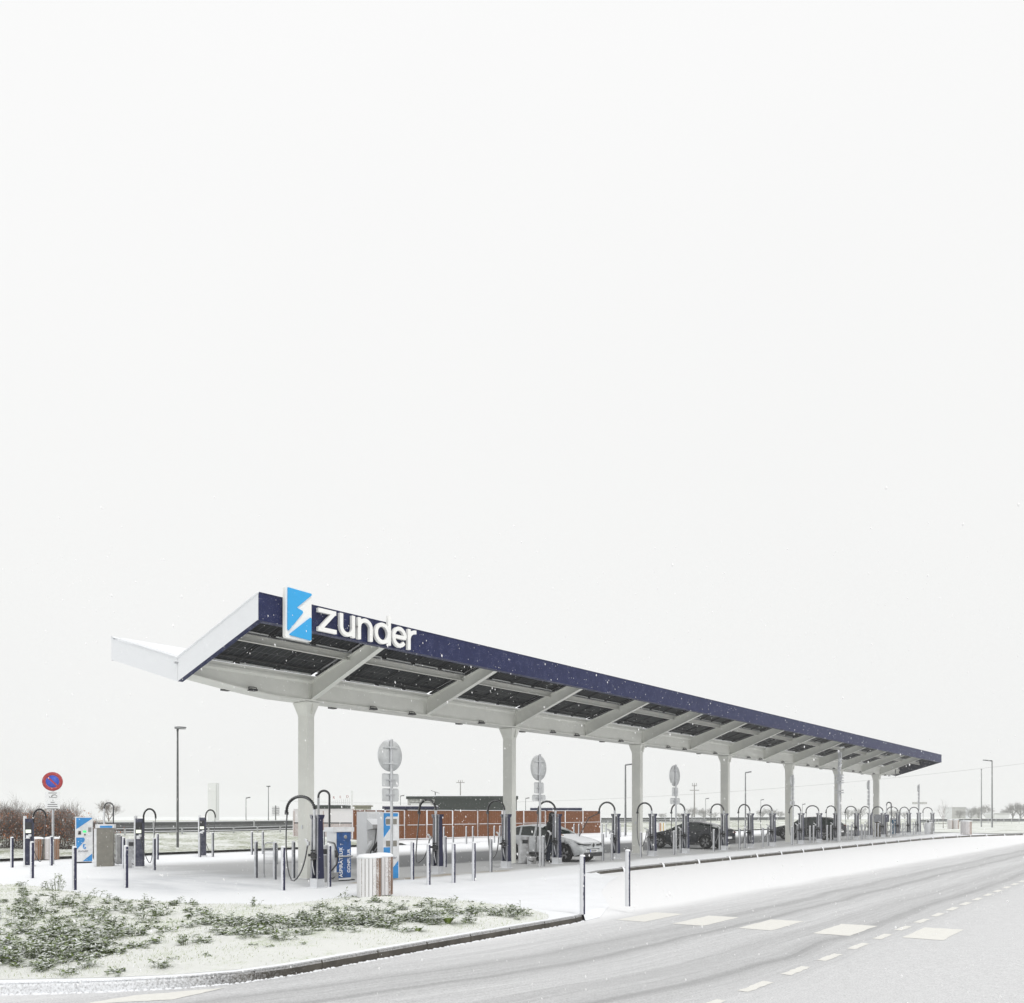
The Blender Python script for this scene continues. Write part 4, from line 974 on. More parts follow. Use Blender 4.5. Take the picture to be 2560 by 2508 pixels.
# khaki cabinet
kx, ky = G(272, 2166); K2 = thing('equipment_cabinet', 'khaki-sided cabinet with white snow-covered lid between kiosk and charging post', 'cabinet', (kx, ky+.25, gz(kx)), -.55)
mb = MB(); mb.box((0, 0, .72), (.56, .5, 1.44)); mb.build('cabinet', M_stone, K2)
mb = MB(); mb.box((0, 0, 1.51), (.64, .56, .14)); mb.build('lid', M_kwhite, K2)
mb = MB(); mb.box((.05, -.285, 1.49), (.42, .01, .08)); mb.build('blue_strip', M_kblue, K2)
mb = MB(); mb.box((-.32, 0, .72), (.1, .48, 1.40)); mb.build('side_panel', M_kwhite, K2)
mb = MB(); mb.lathe([(.02, 1.2), (.09, 1.19), (.1, 1.1), (.09, .3), (.12, .22), (.12, .1), (.02, .06)], (.42, 0, 0), 12); mb.build('vacuum_nozzle', M_grey, K2)
def arch_hose(name, px0, px1, ytop, base, lab, r=.026, mat=None, yref=None, leg=0):
    """tall inverted-U hose guide on one pole"""
    x0, y0 = base; D = dep(x0, y0); zt = zat(ytop, D)-gz(x0); w_ = (px1-px0)*D/FPX
    t = thing(name, lab, 'hose boom', (x0, y0, gz(x0)), yaw, 'overhead hose booms')
    R = w_/2; mb = MB(); mb.tube([(0, 0, 0), (0, 0, .6), (0, 0, zt-R*1.3)], .035, 8); mb.build('pole', M_steel, t)
    a = [(R-R*math.cos(q), 0, zt-R+R*math.sin(q)) for q in np.linspace(0, PI, 14)]
    mb = MB(); mb.tube([(0, 0, zt-R*1.3)]+a+[(w_, 0, zt-R*1.5), (w_*1.02, -.03, 1.2), (w_*.95, -.03, .75)], r, 8); mb.build('hose', M_hose, t)
    return t
arch_hose('hose_boom', 297, 320, 2007, (kx+.1, ky+.6), 'tall inverted-U hose boom behind the khaki cabinet')
# grey dispensers with a bucket at their foot
def dispenser(px, py, lab, rz, s=1.):
    x, y = G(px, py); t = thing('windscreen_wash_dispenser', lab, 'dispenser', (x, y, gz(x)), rz, 'windscreen wash dispensers')
    mb = MB(); mb.prism(rrect(.42*s, .34*s, .12*s, 5), lambda u, v, d: (u-.21*s, v-.17*s, .02+d), 1.02*s); b = mb.build('body', M_grey, t)
    mb = MB(); mb.box((.06*s, -.175*s, .86*s), (.22*s, .02, .14*s)); mb.build('slot', M_black, b)
    mb = MB(); mb.cyl((0, 0, 0), .035*s, .03, 12); q = mb.build('knob', M_pole, b); q.location = (.12*s, -.17*s, .66*s); q.rotation_euler = (PI/2, 0, 0)
    mb = MB(); mb.cyl((0, 0, 0), .05*s, .03, 12); q = mb.build('knob', M_pole, b); q.location = (.14*s, -.17*s, .44*s); q.rotation_euler = (PI/2, 0, 0)
    mb = MB(); mb.lathe([(.17, 0), (.19, .24), (.205, .27), (.18, .27), (.16, .22), (.001, .2)], (.3*s, -.28*s, 0), 18); u = mb.build('bucket', M_grey, t)
    mb = MB(); mb.tube([(.3*s-.19, -.28*s, .25), (.3*s-.1, -.45*s, .14), (.3*s+.05, -.48*s, .1), (.3*s+.19, -.3*s, .24)], .014, 6); mb.build('handle', M_rubber, u)
    return t
dispenser(331, 2168, 'grey dispenser with bucket between khaki cabinet and charging post, left group', yaw)
dispenser(1309, 2159, 'grey dispenser with black slot and bucket right of the second column foot', yaw)
dispenser(811, 2202, 'grey dispenser with bucket half hidden behind the nearest charging post', yaw)
x, y = G(2313, 2085.5); t = thing('round_bin', 'pale round bin before the last charging post of the row', 'bin', (x, y-.3, gz(x)))
mb = MB(); mb.lathe([(.33, 0), (.37, .3), (.37, .95), (.33, 1.05), (.001, 1.1)], n=20); mb.build('drum', M_grey, t)
mb = MB(); mb.box((-.2, 0, 1.12), (.28, .12, .12)); mb.build('handle', M_black, t)
# blue vacuum / air machine
vx, vy = G(858, 2203); V = thing('vacuum_machine', 'vacuum and air machine with blue panel reading ASPIRATEUR and GONFLEUR', 'vacuum machine', (vx, vy+.2, gz(vx)), -.12)
mb = MB(); mb.box((0, .0, .74), (.56, .42, 1.40)); mb.build('cabinet', M_kwhite, V)
mb = MB(); mb.box((0, -.02, 1.50), (.70, .50, .13)); mb.build('hood', M_kwhite, V)
mb = MB(); mb.box((0, 0, .02), (.5, .38, .04)); mb.build('plinth', M_black, V)
mb = MB(); mb.box((.03, -.222, .76), (.47, .02, 1.32)); pn = mb.build('front_panel', plain('panel_blue', (.010, .095, .33), .3, var=.35, scale=5), V)
text_mesh('lettering', 'ASPIRATEUR', .155, M_letter, pn, (-.02, -.234, .12), (PI/2, -PI/2, 0), .002, 1.0, .001)
text_mesh('lettering', 'GONFLEUR', .135, M_letter, pn, (.235, -.234, .24), (PI/2, -PI/2, 0), .002, 1.0, .001)
mb = MB(); mb.lathe([(.001, 0), (.055, 0), (.055, .004), (.001, .004)], n=14); q = mb.build('round_badge', M_grey, pn); q.location = (.08, -.233, 1.28); q.rotation_euler = (PI/2, 0, 0)
mb = MB(); mb.tube([(-.28, -.27, .72), (.30, -.27, .72)], .022, 8); mb.build('hand_rail', M_steel, V)
mb = MB(); mb.tube([(-.4, -.05, 1.15), (-.30, -.25, 1.1), (-.22, -.3, .8), (-.26, -.3, .5), (-.42, -.25, .3), (-.5, -.2, .45), (-.48, -.2, .8)], .028, 8); mb.tube([(-.30, -.28, .9), (-.27, -.3, .7)], .04, 8); mb.build('suction_hose', M_hose, V)
mb = MB(); mb.cyl((-.58, .02, .0), .22, .42, 20); mb.cyl((-.58, .02, .42), .20, .35, 20, 0, r1=.17); mb.build('dust_drum', M_grey, V)
mb = MB(); mb.box((.3, -.1, .02), (.3, .1, .03)); mb.build('nozzle', M_black, V)
arch_hose('hose_boom', 794.5, 822, 1977, G(796, 2196), 'tall inverted-U hose boom between the nearest charging post and the vacuum machine', r=.034)
# blue/white totem
tx, ty = G(975, 2199); T = thing('station_totem', 'tall white totem with blue diagonals and stone-grey plates behind the slatted bins', 'totem', (tx+.02, ty+.1, gz(tx)), -.03)
mb = MB(); mb.prism(rrect(.62, 1.97, .03, 2), lambda u, v, d: (u-.31, -.13+d, v+.03), .26); mb.build('cabinet', M_kwhite, T)
mb = MB(); y = -.131
flat(mb, [(-.29, 1.97), (.25, 1.97), (.27, 1.93), (.25, 1.87), (-.16, 1.87), (-.22, 1.82), (-.22, 1.66), (-.18, 1.6), (-.02, 1.6), (-.02, 1.54), (-.29, 1.24)], y)
flat(mb, [(-.29, .96), (-.02, .96), (-.0, .9), (-.02, .64), (-.14, .45), (-.29, .45)], y)
flat(mb, [(.28, .56), (.28, .03), (-.06, .03), (-.29, .2), (.1, .38)], y); mb.build('blue_graphics', M_kblue, T)
mb = MB(); mb.box((.0, y-.008, 1.72), (.42, .012, .16)); mb.box((.0, y-.008, 1.07), (.42, .012, .17)); mb.build('info_plate', M_stone, T)
text_mesh('brand_text', 'zunder', .15, M_navy, T, (-.2, y-.003, .60), (PI/2, 0, 0), .002)
# three-hose cabinet
hx, hy = onY(932, 19.9), 19.9; Hh = thing('three_hose_cabinet', 'white ribbed cabinet with grey head and three cables left of the totem', 'charging cabinet', (hx, hy, gz(hx)), 0)
mb = MB(); mb.box((0, .15, 1.02), (.62, .5, 2.0))
for i in range(9): mb.box((-.26+i*.065, -.108, 1.7), (.02, .018, .5))
mb.build('cabinet', M_kwhite, Hh)
mb = MB(); mb.add([(-.34, -.42, 1.50), (.26, -.42, 1.50), (.26, -.1, 1.45), (-.34, -.1, 1.45), (-.34, -.36, 1.62), (.26, -.36, 1.62), (.26, -.1, 1.80), (-.34, -.1, 1.80)], [(0, 3, 2, 1), (4, 5, 6, 7), (0, 1, 5, 4), (1, 2, 6, 5), (2, 3, 7, 6), (3, 0, 4, 7)]); mb.build('head', M_grey, Hh)
for i, dx in enumerate((-.2, 0, .13)):
    mb = MB(); mb.tube([(dx, -.38, 1.50), (dx-.06, -.43, 1.3), (dx-.1, -.42, 1.0), (dx-.22, -.38, .8), (dx-.26, -.36, .45), (dx-.15, -.34, .25), (dx-.02, -.3, .7), (dx+.05, -.25, 1.0)], .022, 7); mb.build('cable', M_hose, Hh)
    mb = MB(); mb.tube([(dx-.16, -.40, .82), (dx-.05, -.44, .98), (dx+.02, -.42, 1.08)], [.035, .045, .03], 8); mb.build('connector', M_black, Hh)
for i, dx in enumerate((-.42, .2)):
    mb = MB(); mb.tube([(dx, -.2, .75), (dx+.02, -.28, .95), (dx+.1, -.3, 1.08), (dx+.16, -.26, 1.1)], [.04, .07, .06, .04], 8); mb.build('holster', M_kwhite, Hh)
mb = MB(); mb.add([(.12, -.15, .6), (.36, -.15, .6), (.36, -.15, 1.25), (.12, -.15, 1.05), (.12, -.3, .6), (.36, -.3, .6), (.36, -.3, 1.25), (.12, -.3, 1.05)], [(0, 1, 2, 3), (7, 6, 5, 4), (0, 4, 5, 1), (3, 2, 6, 7), (0, 3, 7, 4), (1, 5, 6, 2)]); mb.build('side_box', M_grey, Hh)
# far vacuum pair
x, y = G(2221, 2092); t = thing('equipment_cabinet', 'brown-grey cabinet among the far charging posts under the distant hose boom', 'cabinet', (x, 19.9, gz(x)))
mb = MB(); mb.box((0, 0, .7), (.9, .7, 1.4)); mb.build('cabinet', plain('brown_grey', (.10, .085, .06), .6), t); mb = MB(); mb.box((0, 0, 1.5), (1.1, .9, .6)); mb.build('hood', M_navyc, t)
x2 = onY(2238, 19.7); t = thing('vacuum_machine', 'small vacuum machine with blue panel among the far charging posts', 'vacuum machine', (x2, 19.7, gz(x2)))
mb = MB(); mb.box((0, 0, .75), (.8, .6, 1.5)); b = mb.build('cabinet', M_grey, t); mb = MB(); mb.box((-.41, 0, .75), (.02, .5, 1.2)); mb.build('front_panel', plain('far_blue', (.03, .16, .3), .4), t)
arch_hose('hose_boom', 2221, 2232.5, 2006, (x, 19.5), 'distant inverted-U hose boom among the far charging posts', r=.05)
# mat rack
x, y = G(660, 2194); t = thing('mat_rack', 'low steel mat-beating rack with horizontal bars between two bollards', 'rack', (x, y, gz(x)), yaw+.15)
mb = MB(); mb.tube([(0, 0, 0), (0, 0, .95), (.02, 0, 1.03), (.08, 0, 1.07), (.3, 0, 1.07), (.38, 0, 1.03), (.4, 0, .96), (.4, 0, .4)], .02, 8); mb.cyl((0, 0, 0), .045, .12, 10, 0, r1=.02); mb.build('frame', M_steel, t)
mb = MB(); [mb.tube([(0, .0, .45+i*.042), (.4, 0, .45+i*.042)], .007, 5) for i in range(12)]; mb.build('bars', M_steel, t)

# ------------------------------------------------------------------ signs
def back_sign(px, y, ztop, disc, plates, lab, rz=0., r=.035):
    """round sign seen from behind, its plane parallel to the canopy; disc = (ztop, zbottom), plates = [(zt, zb, width)]"""
    x = onY(px, y); t = thing('traffic_sign', lab, 'traffic sign', (x, y, gz(x)), rz, 'round signs along the posts')
    mb = MB(); mb.cyl((0, 0, 0), .042, ztop, 14); mb.cyl((0, 0, ztop), .04, .02, 10, 0, r1=.01); mb.build('pole', M_steel, t)
    R = (disc[0]-disc[1])/2; zc = (disc[0]+disc[1])/2
    mb = MB(); prof_ = [(0.001, 0), (R-.03, 0), (R-.012, -.012), (R, -.012), (R, .012), (R-.012, .012)]
    n = 40; mb.lathe([(0.001, .0), (R-.02, .0), (R-.02, -.022), (R, -.022), (R, .004), (.001, .004)], n=n); q = mb.build('disc', M_sign, t); q.location = (0, .06, zc); q.rotation_euler = (PI/2, 0, 0)
    for dz in (-.5, .5):
        mb = MB(); mb.box((0, .045, zc+dz*R), (R*1.25, .03, .035)); mb.box((0, 0, zc+dz*R), (.12, .11, .04)); mb.build('bracket', M_sign, t)
    for zt, zb, w_ in plates:
        mb = MB(); hgt = zt-zb; mb.prism(rrect(w_, hgt, .04), lambda u, v, d: (u-w_/2, .05+d, zb+v), .006)
        for sx in (-1, 1): mb.box((sx*(w_/2-.008), .045, (zt+zb)/2), (.016, .02, hgt-.09))
        for sz in (zt-.008, zb+.008): mb.box((0, .045, sz), (w_-.09, .02, .016))
        p = mb.build('plate', M_sign, t)
        mb = MB(); mb.box((0, .04, (zt+zb)/2), (w_*.55, .025, .03)); mb.box((0, 0, (zt+zb)/2), (.12, .10, .04)); mb.build('bracket', M_steel, p)
    return t
def zs(px, y, *pys):
    x = onY(px, y); D = dep(x, y); return [zat(p, D)-gz(x) for p in pys]
def bs(px, y, top, d0, d1, pl, lab):
    z = zs(px, y, top, d0, d1); P = []
    for a, b, w_ in pl:
        za, zb = zs(px, y, a, b); P.append((za, zb, w_))
    back_sign(px, y, z[0], (z[1], z[2]), P, lab)
bs(979, 17.6, 1849, 1849, 1929, [(1934, 1967, .62), (1971, 2004, .62)], 'largest round sign seen from behind with two square plates, beside the totem')
bs(1350, 18.55, 1886, 1888, 1951.5, [(1956, 1984, .56), (1987, 2003, .78)], 'round sign seen from behind right of the second column')
bs(1690, 19.0, 1912, 1913, 1966, [(1969, 1991, .56), (1995, 2011, .9)], 'round sign seen from behind in front of the dark coupe')
bs(1983, 19.0, 1937, 1938, 1967.5, [(1969, 1979, .5), (1981, 1989, .5), (1991, 2000, .5), (2003, 2012, .8)], 'round sign seen nearly edge-on in front of the fifth column')
bs(2173, 18.9, 1951, 1952, 1975, [(1977, 1985, .5), (1987, 1995, .5), (1997, 2005, .6), (2006, 2014, .6)], 'round sign seen nearly edge-on left of the last column')
bs(2298, 19.0, 1961, 1962, 1981, [(1983, 1990, .5), (1992, 1999, .5), (2001, 2009, .6)], 'farthest round sign seen edge-on beyond the last column')
# tall snow-crusted mast
x = onY(2098, 18.9); D = dep(x, 18.9); zt = zat(1831, D)-gz(x)
t = thing('sign_mast', 'tall slim mast crusted with snow in front of the sixth column, overtopping the fascia', 'mast', (x, 18.9, gz(x)), 0)
zz = lambda p: zat(p, D)-gz(x)
mb = MB(); mb.cyl((0, 0, 0), .14, zz(1940), 12, 0, r1=.11); mb.cyl((0, 0, zz(1940)), .08, zz(1870)-zz(1940), 10, 0, r1=.06); mb.cyl((0, 0, zz(1870)), .045, zt-zz(1870), 8); mb.build('pole', M_steel, t)
mb = MB()
for i in range(26):
    z = zz(1868-0)+.0-(zz(1868)-zz(1962))*i/26; r_ = random.uniform(.05, .12) if i else .24; mb.lathe([(.02, -.1), (r_, -.03), (r_*.9, .04), (.02, .09)], (random.uniform(-.05, .05), random.uniform(-.12, .12)-.05, z), 8)
mb.build('snow_crust', M_snow, t)
for p in (1938, 1945, 1952, 1957, 1976, 1982):
    mb = MB(); mb.box((0, 0, zz(p)), (.35, .5, .07)); mb.build('bracket', M_steel, t)
# no-parking sign facing the camera
nx, ny = G(132, 2161); t = thing('no_parking_sign', 'red and blue no-parking disc over two white plates on a grey pole', 'traffic sign', (nx, ny, gz(nx)), yaw+.52-.28)
D = dep(nx, ny); zz = lambda p: zat(p, D)-gz(nx)
mb = MB(); mb.cyl((0, .03, 0), .045, zz(1950), 12); mb.build('pole', M_steel, t)
R = 24.2*D/FPX; zc = zz(1954); M_red = plain('sign_red', (.42, .035, .04), .5, var=.15, scale=20); M_sb = plain('sign_road_blue', (.03, .09, .55), .5, var=.1, scale=20)
mb = MB(); mb.lathe([(.001, .012), (R, .012), (R, 0), (.001, 0)], n=40); dsc = mb.build('disc', M_white, t); dsc.location = (0, -.03, zc); dsc.rotation_euler = (PI/2, 0, 0)
mb = MB(); mb.lathe([(R*.64, .012), (R*.64, .016), (R*.97, .016), (R*.97, .012)], n=40)
mb.T = Matrix.Rotation(math.radians(-45), 4, 'Z'); mb.box((0, 0, .017), (R*1.34, R*.17, .004)); mb.build('red_ring', M_red, dsc)
mb = MB(); mb.lathe([(.001, .0125), (R*.63, .0125), (.001, .0125)][:2]+[(R*.63, .0145), (.001, .0145)], n=36); mb.build('blue_field', M_sb, dsc)
w_ = .40*1.35
for a, b in ((1979, 2000), (2001.5, 2022)):
    mb = MB(); zt_, zb_ = zz(a), zz(b); mb.prism(rrect(w_, zt_-zb_, .03), lambda u, v, d: (u-w_/2, -.02-d, zb_+v), .008); pl = mb.build('plate', M_white, t)
    mb = MB()
    if a == 1979:
        mb.box((0, -.032, zt_-.06), (.30, .004, .018)); c_ = (zt_+zb_)/2-.02
        mb.T = Matrix.Translation((.02, -.032, c_)) @ Matrix.Rotation(PI/2, 4, 'X')
        mb.tube([(.10, .05, 0), (.02, .05, 0), (-.03, -.0, 0), (-.08, -.05, 0), (-.12, -.05, 0), (-.14, .0, 0)], .007, 4); mb.tube([(-.02, .05, 0), (.08, .06, 0), (.14, .0, 0), (.12, -.05, 0), (-.04, -.06, 0), (-.06, .0, 0), (-.02, .05, 0)], .008, 4)
    else:
        for i, (ww, o_) in enumerate(((.14, 0), (.34, 0), (.36, 0), (.42, 0))): mb.box((o_, -.032, zt_-.07-i*.085), (ww, .004, .022))
    mb.build('pictogram', M_black, pl)

# ------------------------------------------------------------------ lamps, poles
def lamp(px, pyb, pyt, lab, arm, name='street_lamp', disc=False, D=None, r=.07):
    if D is None: x, y = G(px, pyb); D = dep(x, y); z0 = gz(x)
    else: x, y = atD(px, D); z0 = zat(pyb, D)
    h_ = zat(pyt, D)-z0; t = thing(name, lab, 'street lamp', (x, y, z0), yaw)
    mb = MB(); mb.cyl((0, 0, 0), r, h_, 10, 0, r1=r*.65); mb.build('pole', M_rail, t)
    mb = MB()
    if disc: mb.cyl((.14, 0, h_+.02), .29, .05, 20, 0, r1=.24); mb.cyl((.14, 0, h_+.075), .29, .03, 20); mb.tube([(0, 0, h_-.1), (0, 0, h_+.05)], .06, 6)
    elif arm == 0: mb.box((0, 0, h_), (.45 if D < 110 else .12, .2, .12)); mb.box((0, 0, h_-.05), (.1, .1, .1))
    else: mb.tube([(0, 0, h_-.02), (arm*.6, 0, h_+.06), (arm, 0, h_+.09)], .05+.0004*D, 6)
    mb.build('lamp_head', M_rail, t); return t
lamp(444, 2131, 1823, 'tall lamp post with flat round head left of the canopy, before the embankment', .46, disc=True)
lamp(1563.5, 2089, 1912, 'tall lamp post with right-hand arm just left of the third column', .95, r=.10)
lamp(1863.5, 2078, 1931.5, 'tall lamp post with right-hand arm behind the eighth charging post', .62, D=88, r=.09)
lamp(2480, 2071, 1902, 'nearer of the two tall lamps on the right-hand verge, arm pointing left', -1.2, D=113, r=.115)
lamp(2453.5, 2069, 1924, 'slim mast left of the armed lamp on the right-hand verge', 0, D=118, r=.08)
for px, pt, D, lab in ((615, 1995, 120, 'faint lamp beyond the motorway left of the first column'), (671, 1966, 105, 'taller faint lamp beyond the motorway left of the first column'), (1001, 1990, 130, 'faint small lamp above the navy roof right of the totem'), (1314, 1996, 130, 'faint small lamp just right of the second column'), (1764, 1997, 150, 'faint lamp left of the fourth column'), (1902, 2000, 170, 'faint lamp right of the fourth column'), (2006, 2011, 170, 'faint lamp right of the fifth column')):
    lamp(px, 2052, pt, lab, .6 if D > 110 else 0, D=D, r=.06)
def power_pole(px, pt, D, lab, arms):
    x, y = atD(px, D); z0 = 0.; h_ = zat(pt, D); t = thing('utility_pole', lab, 'utility pole', (x, y, z0), yaw)
    mb = MB(); mb.cyl((0, 0, 0), .14, h_, 8, 0, r1=.08); mb.build('pole', M_dist, t)
    mb = MB()
    for z, w_ in arms: mb.box((0, 0, h_-z), (w_, .12, .12))
    for s in (-1, 0, 1): mb.cyl((s*.35, 0, h_-.1), .05, .4, 6)
    mb.build('crossarm', M_dist, t); return (x, y, h_)
power_pole(1736, 1962, 150, 'wooden utility pole with two cross-arms between third sign and fourth column', ((.2, .9), (1.0, 1.7)))
power_pole(1151, 1954, 160, 'utility pole with cross-arm beyond the dark building', ((.2, 1.6),))
x, y = atD(689, 110); t = thing('signal_mast', 'short signal mast with stacked frames beyond the guardrail left of the first column', 'mast', (x, y, 0), yaw); zt = zat(2014, 110)
mb = MB(); mb.cyl((0, 0, 0), .08, zt, 8); mb.build('pole', M_rail, t); mb = MB()
for i in range(4): mb.tube([(-.45, 0, zt-.2-i*.28), (.45, 0, zt-.2-i*.28), (.5, 0, zt-.4-i*.28), (-.5, 0, zt-.4-i*.28)], .04, 4)
mb.build('frame', M_rail, t)
# power line
mb = MB(); a = Vector((*atD(700, 190), zat(2002, 190))); b = Vector((*atD(2650, 150), zat(1898, 150)))
mb.tube([a.lerp(b, i/30)-Vector((0, 0, 3.2*4*(i/30)*(1-i/30))) for i in range(31)], .017, 4); tag(mb.build('power_line', M_dist), 'thin overhead wire crossing the sky behind the canopy', 'power line')

# ------------------------------------------------------------------ guardrails
def rail(name, pts, lab, posth, wave=True, spacing=2., hgt=.31, mat=None):
    """pts: [(x,y,ztop)]"""
    t = thing(name, lab, 'guardrail', (pts[0][0], pts[0][1], 0)); o0 = Vector((pts[0][0], pts[0][1], 0))
    mb = MB(); P = [Vector(p)-o0 for p in pts]
    prof_ = [(0, 0), (-.045, -.02), (-.045, -.08), (0, -.12), (0, -.19), (-.045, -.23), (-.045, -.29), (0, -.31)]
    prof_ = [(u, v*hgt/.31) for u, v in prof_]
    n = len(prof_)
    for a, b in zip(P[:-1], P[1:]):
        d = (b-a); d.z = 0; d.normalize(); nr = Vector((d.y, -d.x, 0))
        v = [tuple(q+nr*(-u)+Vector((0, 0, w))) for q in (a, b) for u, w in prof_]
        mb.add(v, [(i, i+1, n+i+1, n+i) for i in range(n-1)], 0)
        mb.add([tuple(q+nr*s+Vector((0, 0, z))) for q in (a, b) for s in (0, .05) for z in (0.0, .02)], [(0, 2, 6, 4), (1, 5, 7, 3), (0, 4, 5, 1), (2, 3, 7, 6)], 1)
    mb.build('rail', [mat or M_rail, M_snow], t)
    for a, b in zip(P[:-1], P[1:]):
        k = int((b-a).length/spacing)
        for i in range(k):
            if len(kids_cnt) and kids_cnt[0] > 95: break
            q = a.lerp(b, i/k); mp = MB(); mp.box((q.x, q.y-.08, q.z-posth/2+.03), (.10, .07, posth)); mp.build('post', M_steel, t); kids_cnt[0] += 1
    return t
kids_cnt = [0]; rail('guardrail', [(8, 54.5, 1.09), (34, 54.5, 1.12), (58, 54.5, 1.42), (110, 54.5, 1.48)], 'nearer galvanised guardrail on low posts along the top of the grassy embankment', .75, spacing=2.)
kids_cnt = [0]; rail('guardrail', [(-30, 58.5, 1.50), (34, 58.5, 1.53), (60, 58.5, 1.7), (150, 58.5, 1.75)], 'farther dark double guardrail behind the nearer one', .9, spacing=4., hgt=.5)
kids_cnt = [0]; rail('guardrail', [(-30, 60.5, 1.22), (34, 60.5, 1.24), (60, 60.5, 1.45), (150, 60.5, 1.5)], 'third guardrail on the far carriageway behind the dark double one', .8, spacing=4.)
kids_cnt = [0]
a = (*atD(2290, 118), zat(2050, 118)); b = (*atD(2345, 128), zat(2047.5, 128)); c = (*atD(2620, 140), zat(2047, 140))
rail('guardrail', [a, b, c], 'far guardrail with pale posts across the right-hand verge', .8, spacing=1.85, hgt=.42)

# ------------------------------------------------------------------ rusty enclosure and buildings behind
WY = 45.3
E_ = thing('rust_wall_enclosure', 'rust-brown panelled enclosure wall with snow on its ledges behind the columns', 'enclosure wall', (0, 0, 0))
def wz_(px, py, Y=WY): x = onY(px, Y); return zat(py, dep(x, Y))
seams = [883, 911, 936, 961, 1010, 1063, 1130, 1193, 1251, 1308, 1362, 1409, 1456, 1500]
for i, (a, b) in enumerate(zip(seams[:-1], seams[1:])):
    xa, xb = onY(a, WY), onY(b, WY); zb = gz(xa)+.05; zt_ = 2.36+.003*(xa-40); zm = zb+(zt_-zb)*.50
    y0 = WY-(.12 if i % 3 == 1 else 0)
    for za, zc_ in ((zb, zm-.02), (zm, zt_)):
        mb = MB(); mb.box(((xa+xb)/2, y0, (za+zc_)/2), (xb-xa-.02, .08, zc_-za))
        nr = int((xb-xa)/.22)
        for j in range(nr): mb.box((xa+(j+.5)*(xb-xa)/nr, y0-.045, (za+zc_)/2), (.03, .012, zc_-za-.04))
        p = mb.build('cladding_panel', M_rust, E_)
        mb = MB(); mb.box(((xa+xb)/2, y0-.07, zc_+.012), (xb-xa-(.1 if i % 2 else .4), .06, .035)); mb.build('snow_ledge', M_snow, p)
    mb = MB(); mb.box((xb, y0-.055, (zm+zt_)/2), (.10, .05, zt_-zm)); mb.build('snow_post', M_snow, E_)
    mb = MB(); mb.box((xb, y0-.05, (zb+zm)/2), (.05, .04, zm-zb)); mb.build('snow_post', M_snow, E_)
xa, xb = onY(seams[0], WY), onY(1500, WY)
mb = MB(); mb.box(((xa+xb)/2, WY-.02, .12), (xb-xa, .3, .24)); mb.build('plinth_wall', M_stone, E_)
mb = MB(); mb.box(((xa+xb)/2, WY-.16, .25), (xb-xa, .3, .05)); mb.build('snow_strip', M_snow, E_)
struct(sheet('snow_strip', [(36, 38.3), (73, 38.3), (73, 47.4), (36, 47.4)], .012, M_snow))
# left return wall, windward and whitened
D0 = dep(xa, WY); xl, yl = atD(735, D0+1.5)
mb = MB(); dx, dy = xl-xa, yl-WY; L_ = math.hypot(dx, dy); mb.T = Matrix.Translation((xa, WY, 0)) @ Matrix.Rotation(math.atan2(dy, dx), 4, 'Z')
M_rustw = snowy('windblown_cladding', (.26, .12, .07), .7, lo=-.35, hi=.25, spec=.3, sscale=10, amt=.8)
mb.box((L_/2, 0, 1.95), (L_, .08, .9)); [mb.box((L_*k/2, .06, 1.35), (.08, .08, 1.9)) for k in (0, 1, 2)]; mb.box((L_/2, 0, 2.42), (L_, .15, .05))
m2 = MB(); m2.T = mb.T; m2.box((L_/2, 0, .80), (L_, .08, 1.2)); m2.build('end_wall_lower', snowy('windblown_lower', (.22, .09, .04), .7, lo=-.1, hi=.9, spec=.35, sscale=10, amt=.55), E_)
mb.T = None; mb.build('end_wall', M_rustw, E_)
def block(name, px0, px1, pt, D, lab, cat, mat, depth=4., pb=2070, roofmat=None, rz=0, side=None, roof=.12, extra=None):
    """a building standing behind the wall: box with snow-covered projecting roof; front roughly across the view"""
    x0, y0 = atD(px0, D); x1, y1 = atD(px1, D); w_ = math.hypot(x1-x0, y1-y0); a = math.atan2(y1-y0, x1-x0)
    h_ = zat(pt, D); t = thing(name, lab, cat, (x0, y0, 0), a)
    mb = MB(); mb.box((w_/2, depth/2, (h_-roof)/2), (w_, depth, h_-roof))
    for j in range(int(w_/.5)): mb.box((j*.5+.25, -.012, (h_-roof)/2), (.05, .02, h_-roof-.1))
    mb.build('walls', mat, t)
    mb = MB(); mb.box((w_/2, depth/2, h_-roof/2), (w_+.3, depth+.3, roof)); rf = mb.build('roof', roofmat or M_dgreen, t)
    mb = MB(); mb.box((w_/2, depth/2, h_+.04), (w_+.26, depth+.26, .08)); mb.build('roof_snow', M_snow, rf)
    return t, w_, h_
t, w_, h_ = block('plant_building', 1086, 1292, 1990.5, 92, 'long dark green-grey building with snowy roof behind the rust-brown wall', 'building', M_dgreen, 5., roof=.3)
t, w_, h_ = block('plant_annex', 1019, 1085.4, 1991, 91.5, 'light grey end of the dark building with a wide pale door', 'building', M_lcl, 5., roof=.3)
mb = MB(); mb.box((w_*.5, -.04, h_-1.2), (w_*.75, .05, .9)); mb.build('door', M_white, t); mb = MB(); mb.box((w_*.5, -.07, h_-.72), (w_*.78, .05, .05)); mb.box((w_*.45, -.07, h_-1.2), (.05, .05, .9)); mb.build('door_trim', M_dgreen, t)
block('container', 961, 1084, 2016, 66, 'low navy container top showing above the rust wall right of the totem', 'container', M_contn, 2.4, roof=.2, roofmat=M_contn)
block('container', 1330, 1451, 2020, 84, 'navy container top above the rust wall right of the second column', 'container', M_contn, 2.4, roof=.3, roofmat=M_contn)
block('shed', 788, 858, 2013, 84, 'low dark-roofed shed behind the enclosure left of the vacuum boom', 'shed', M_dgreen, 3., roof=.35)
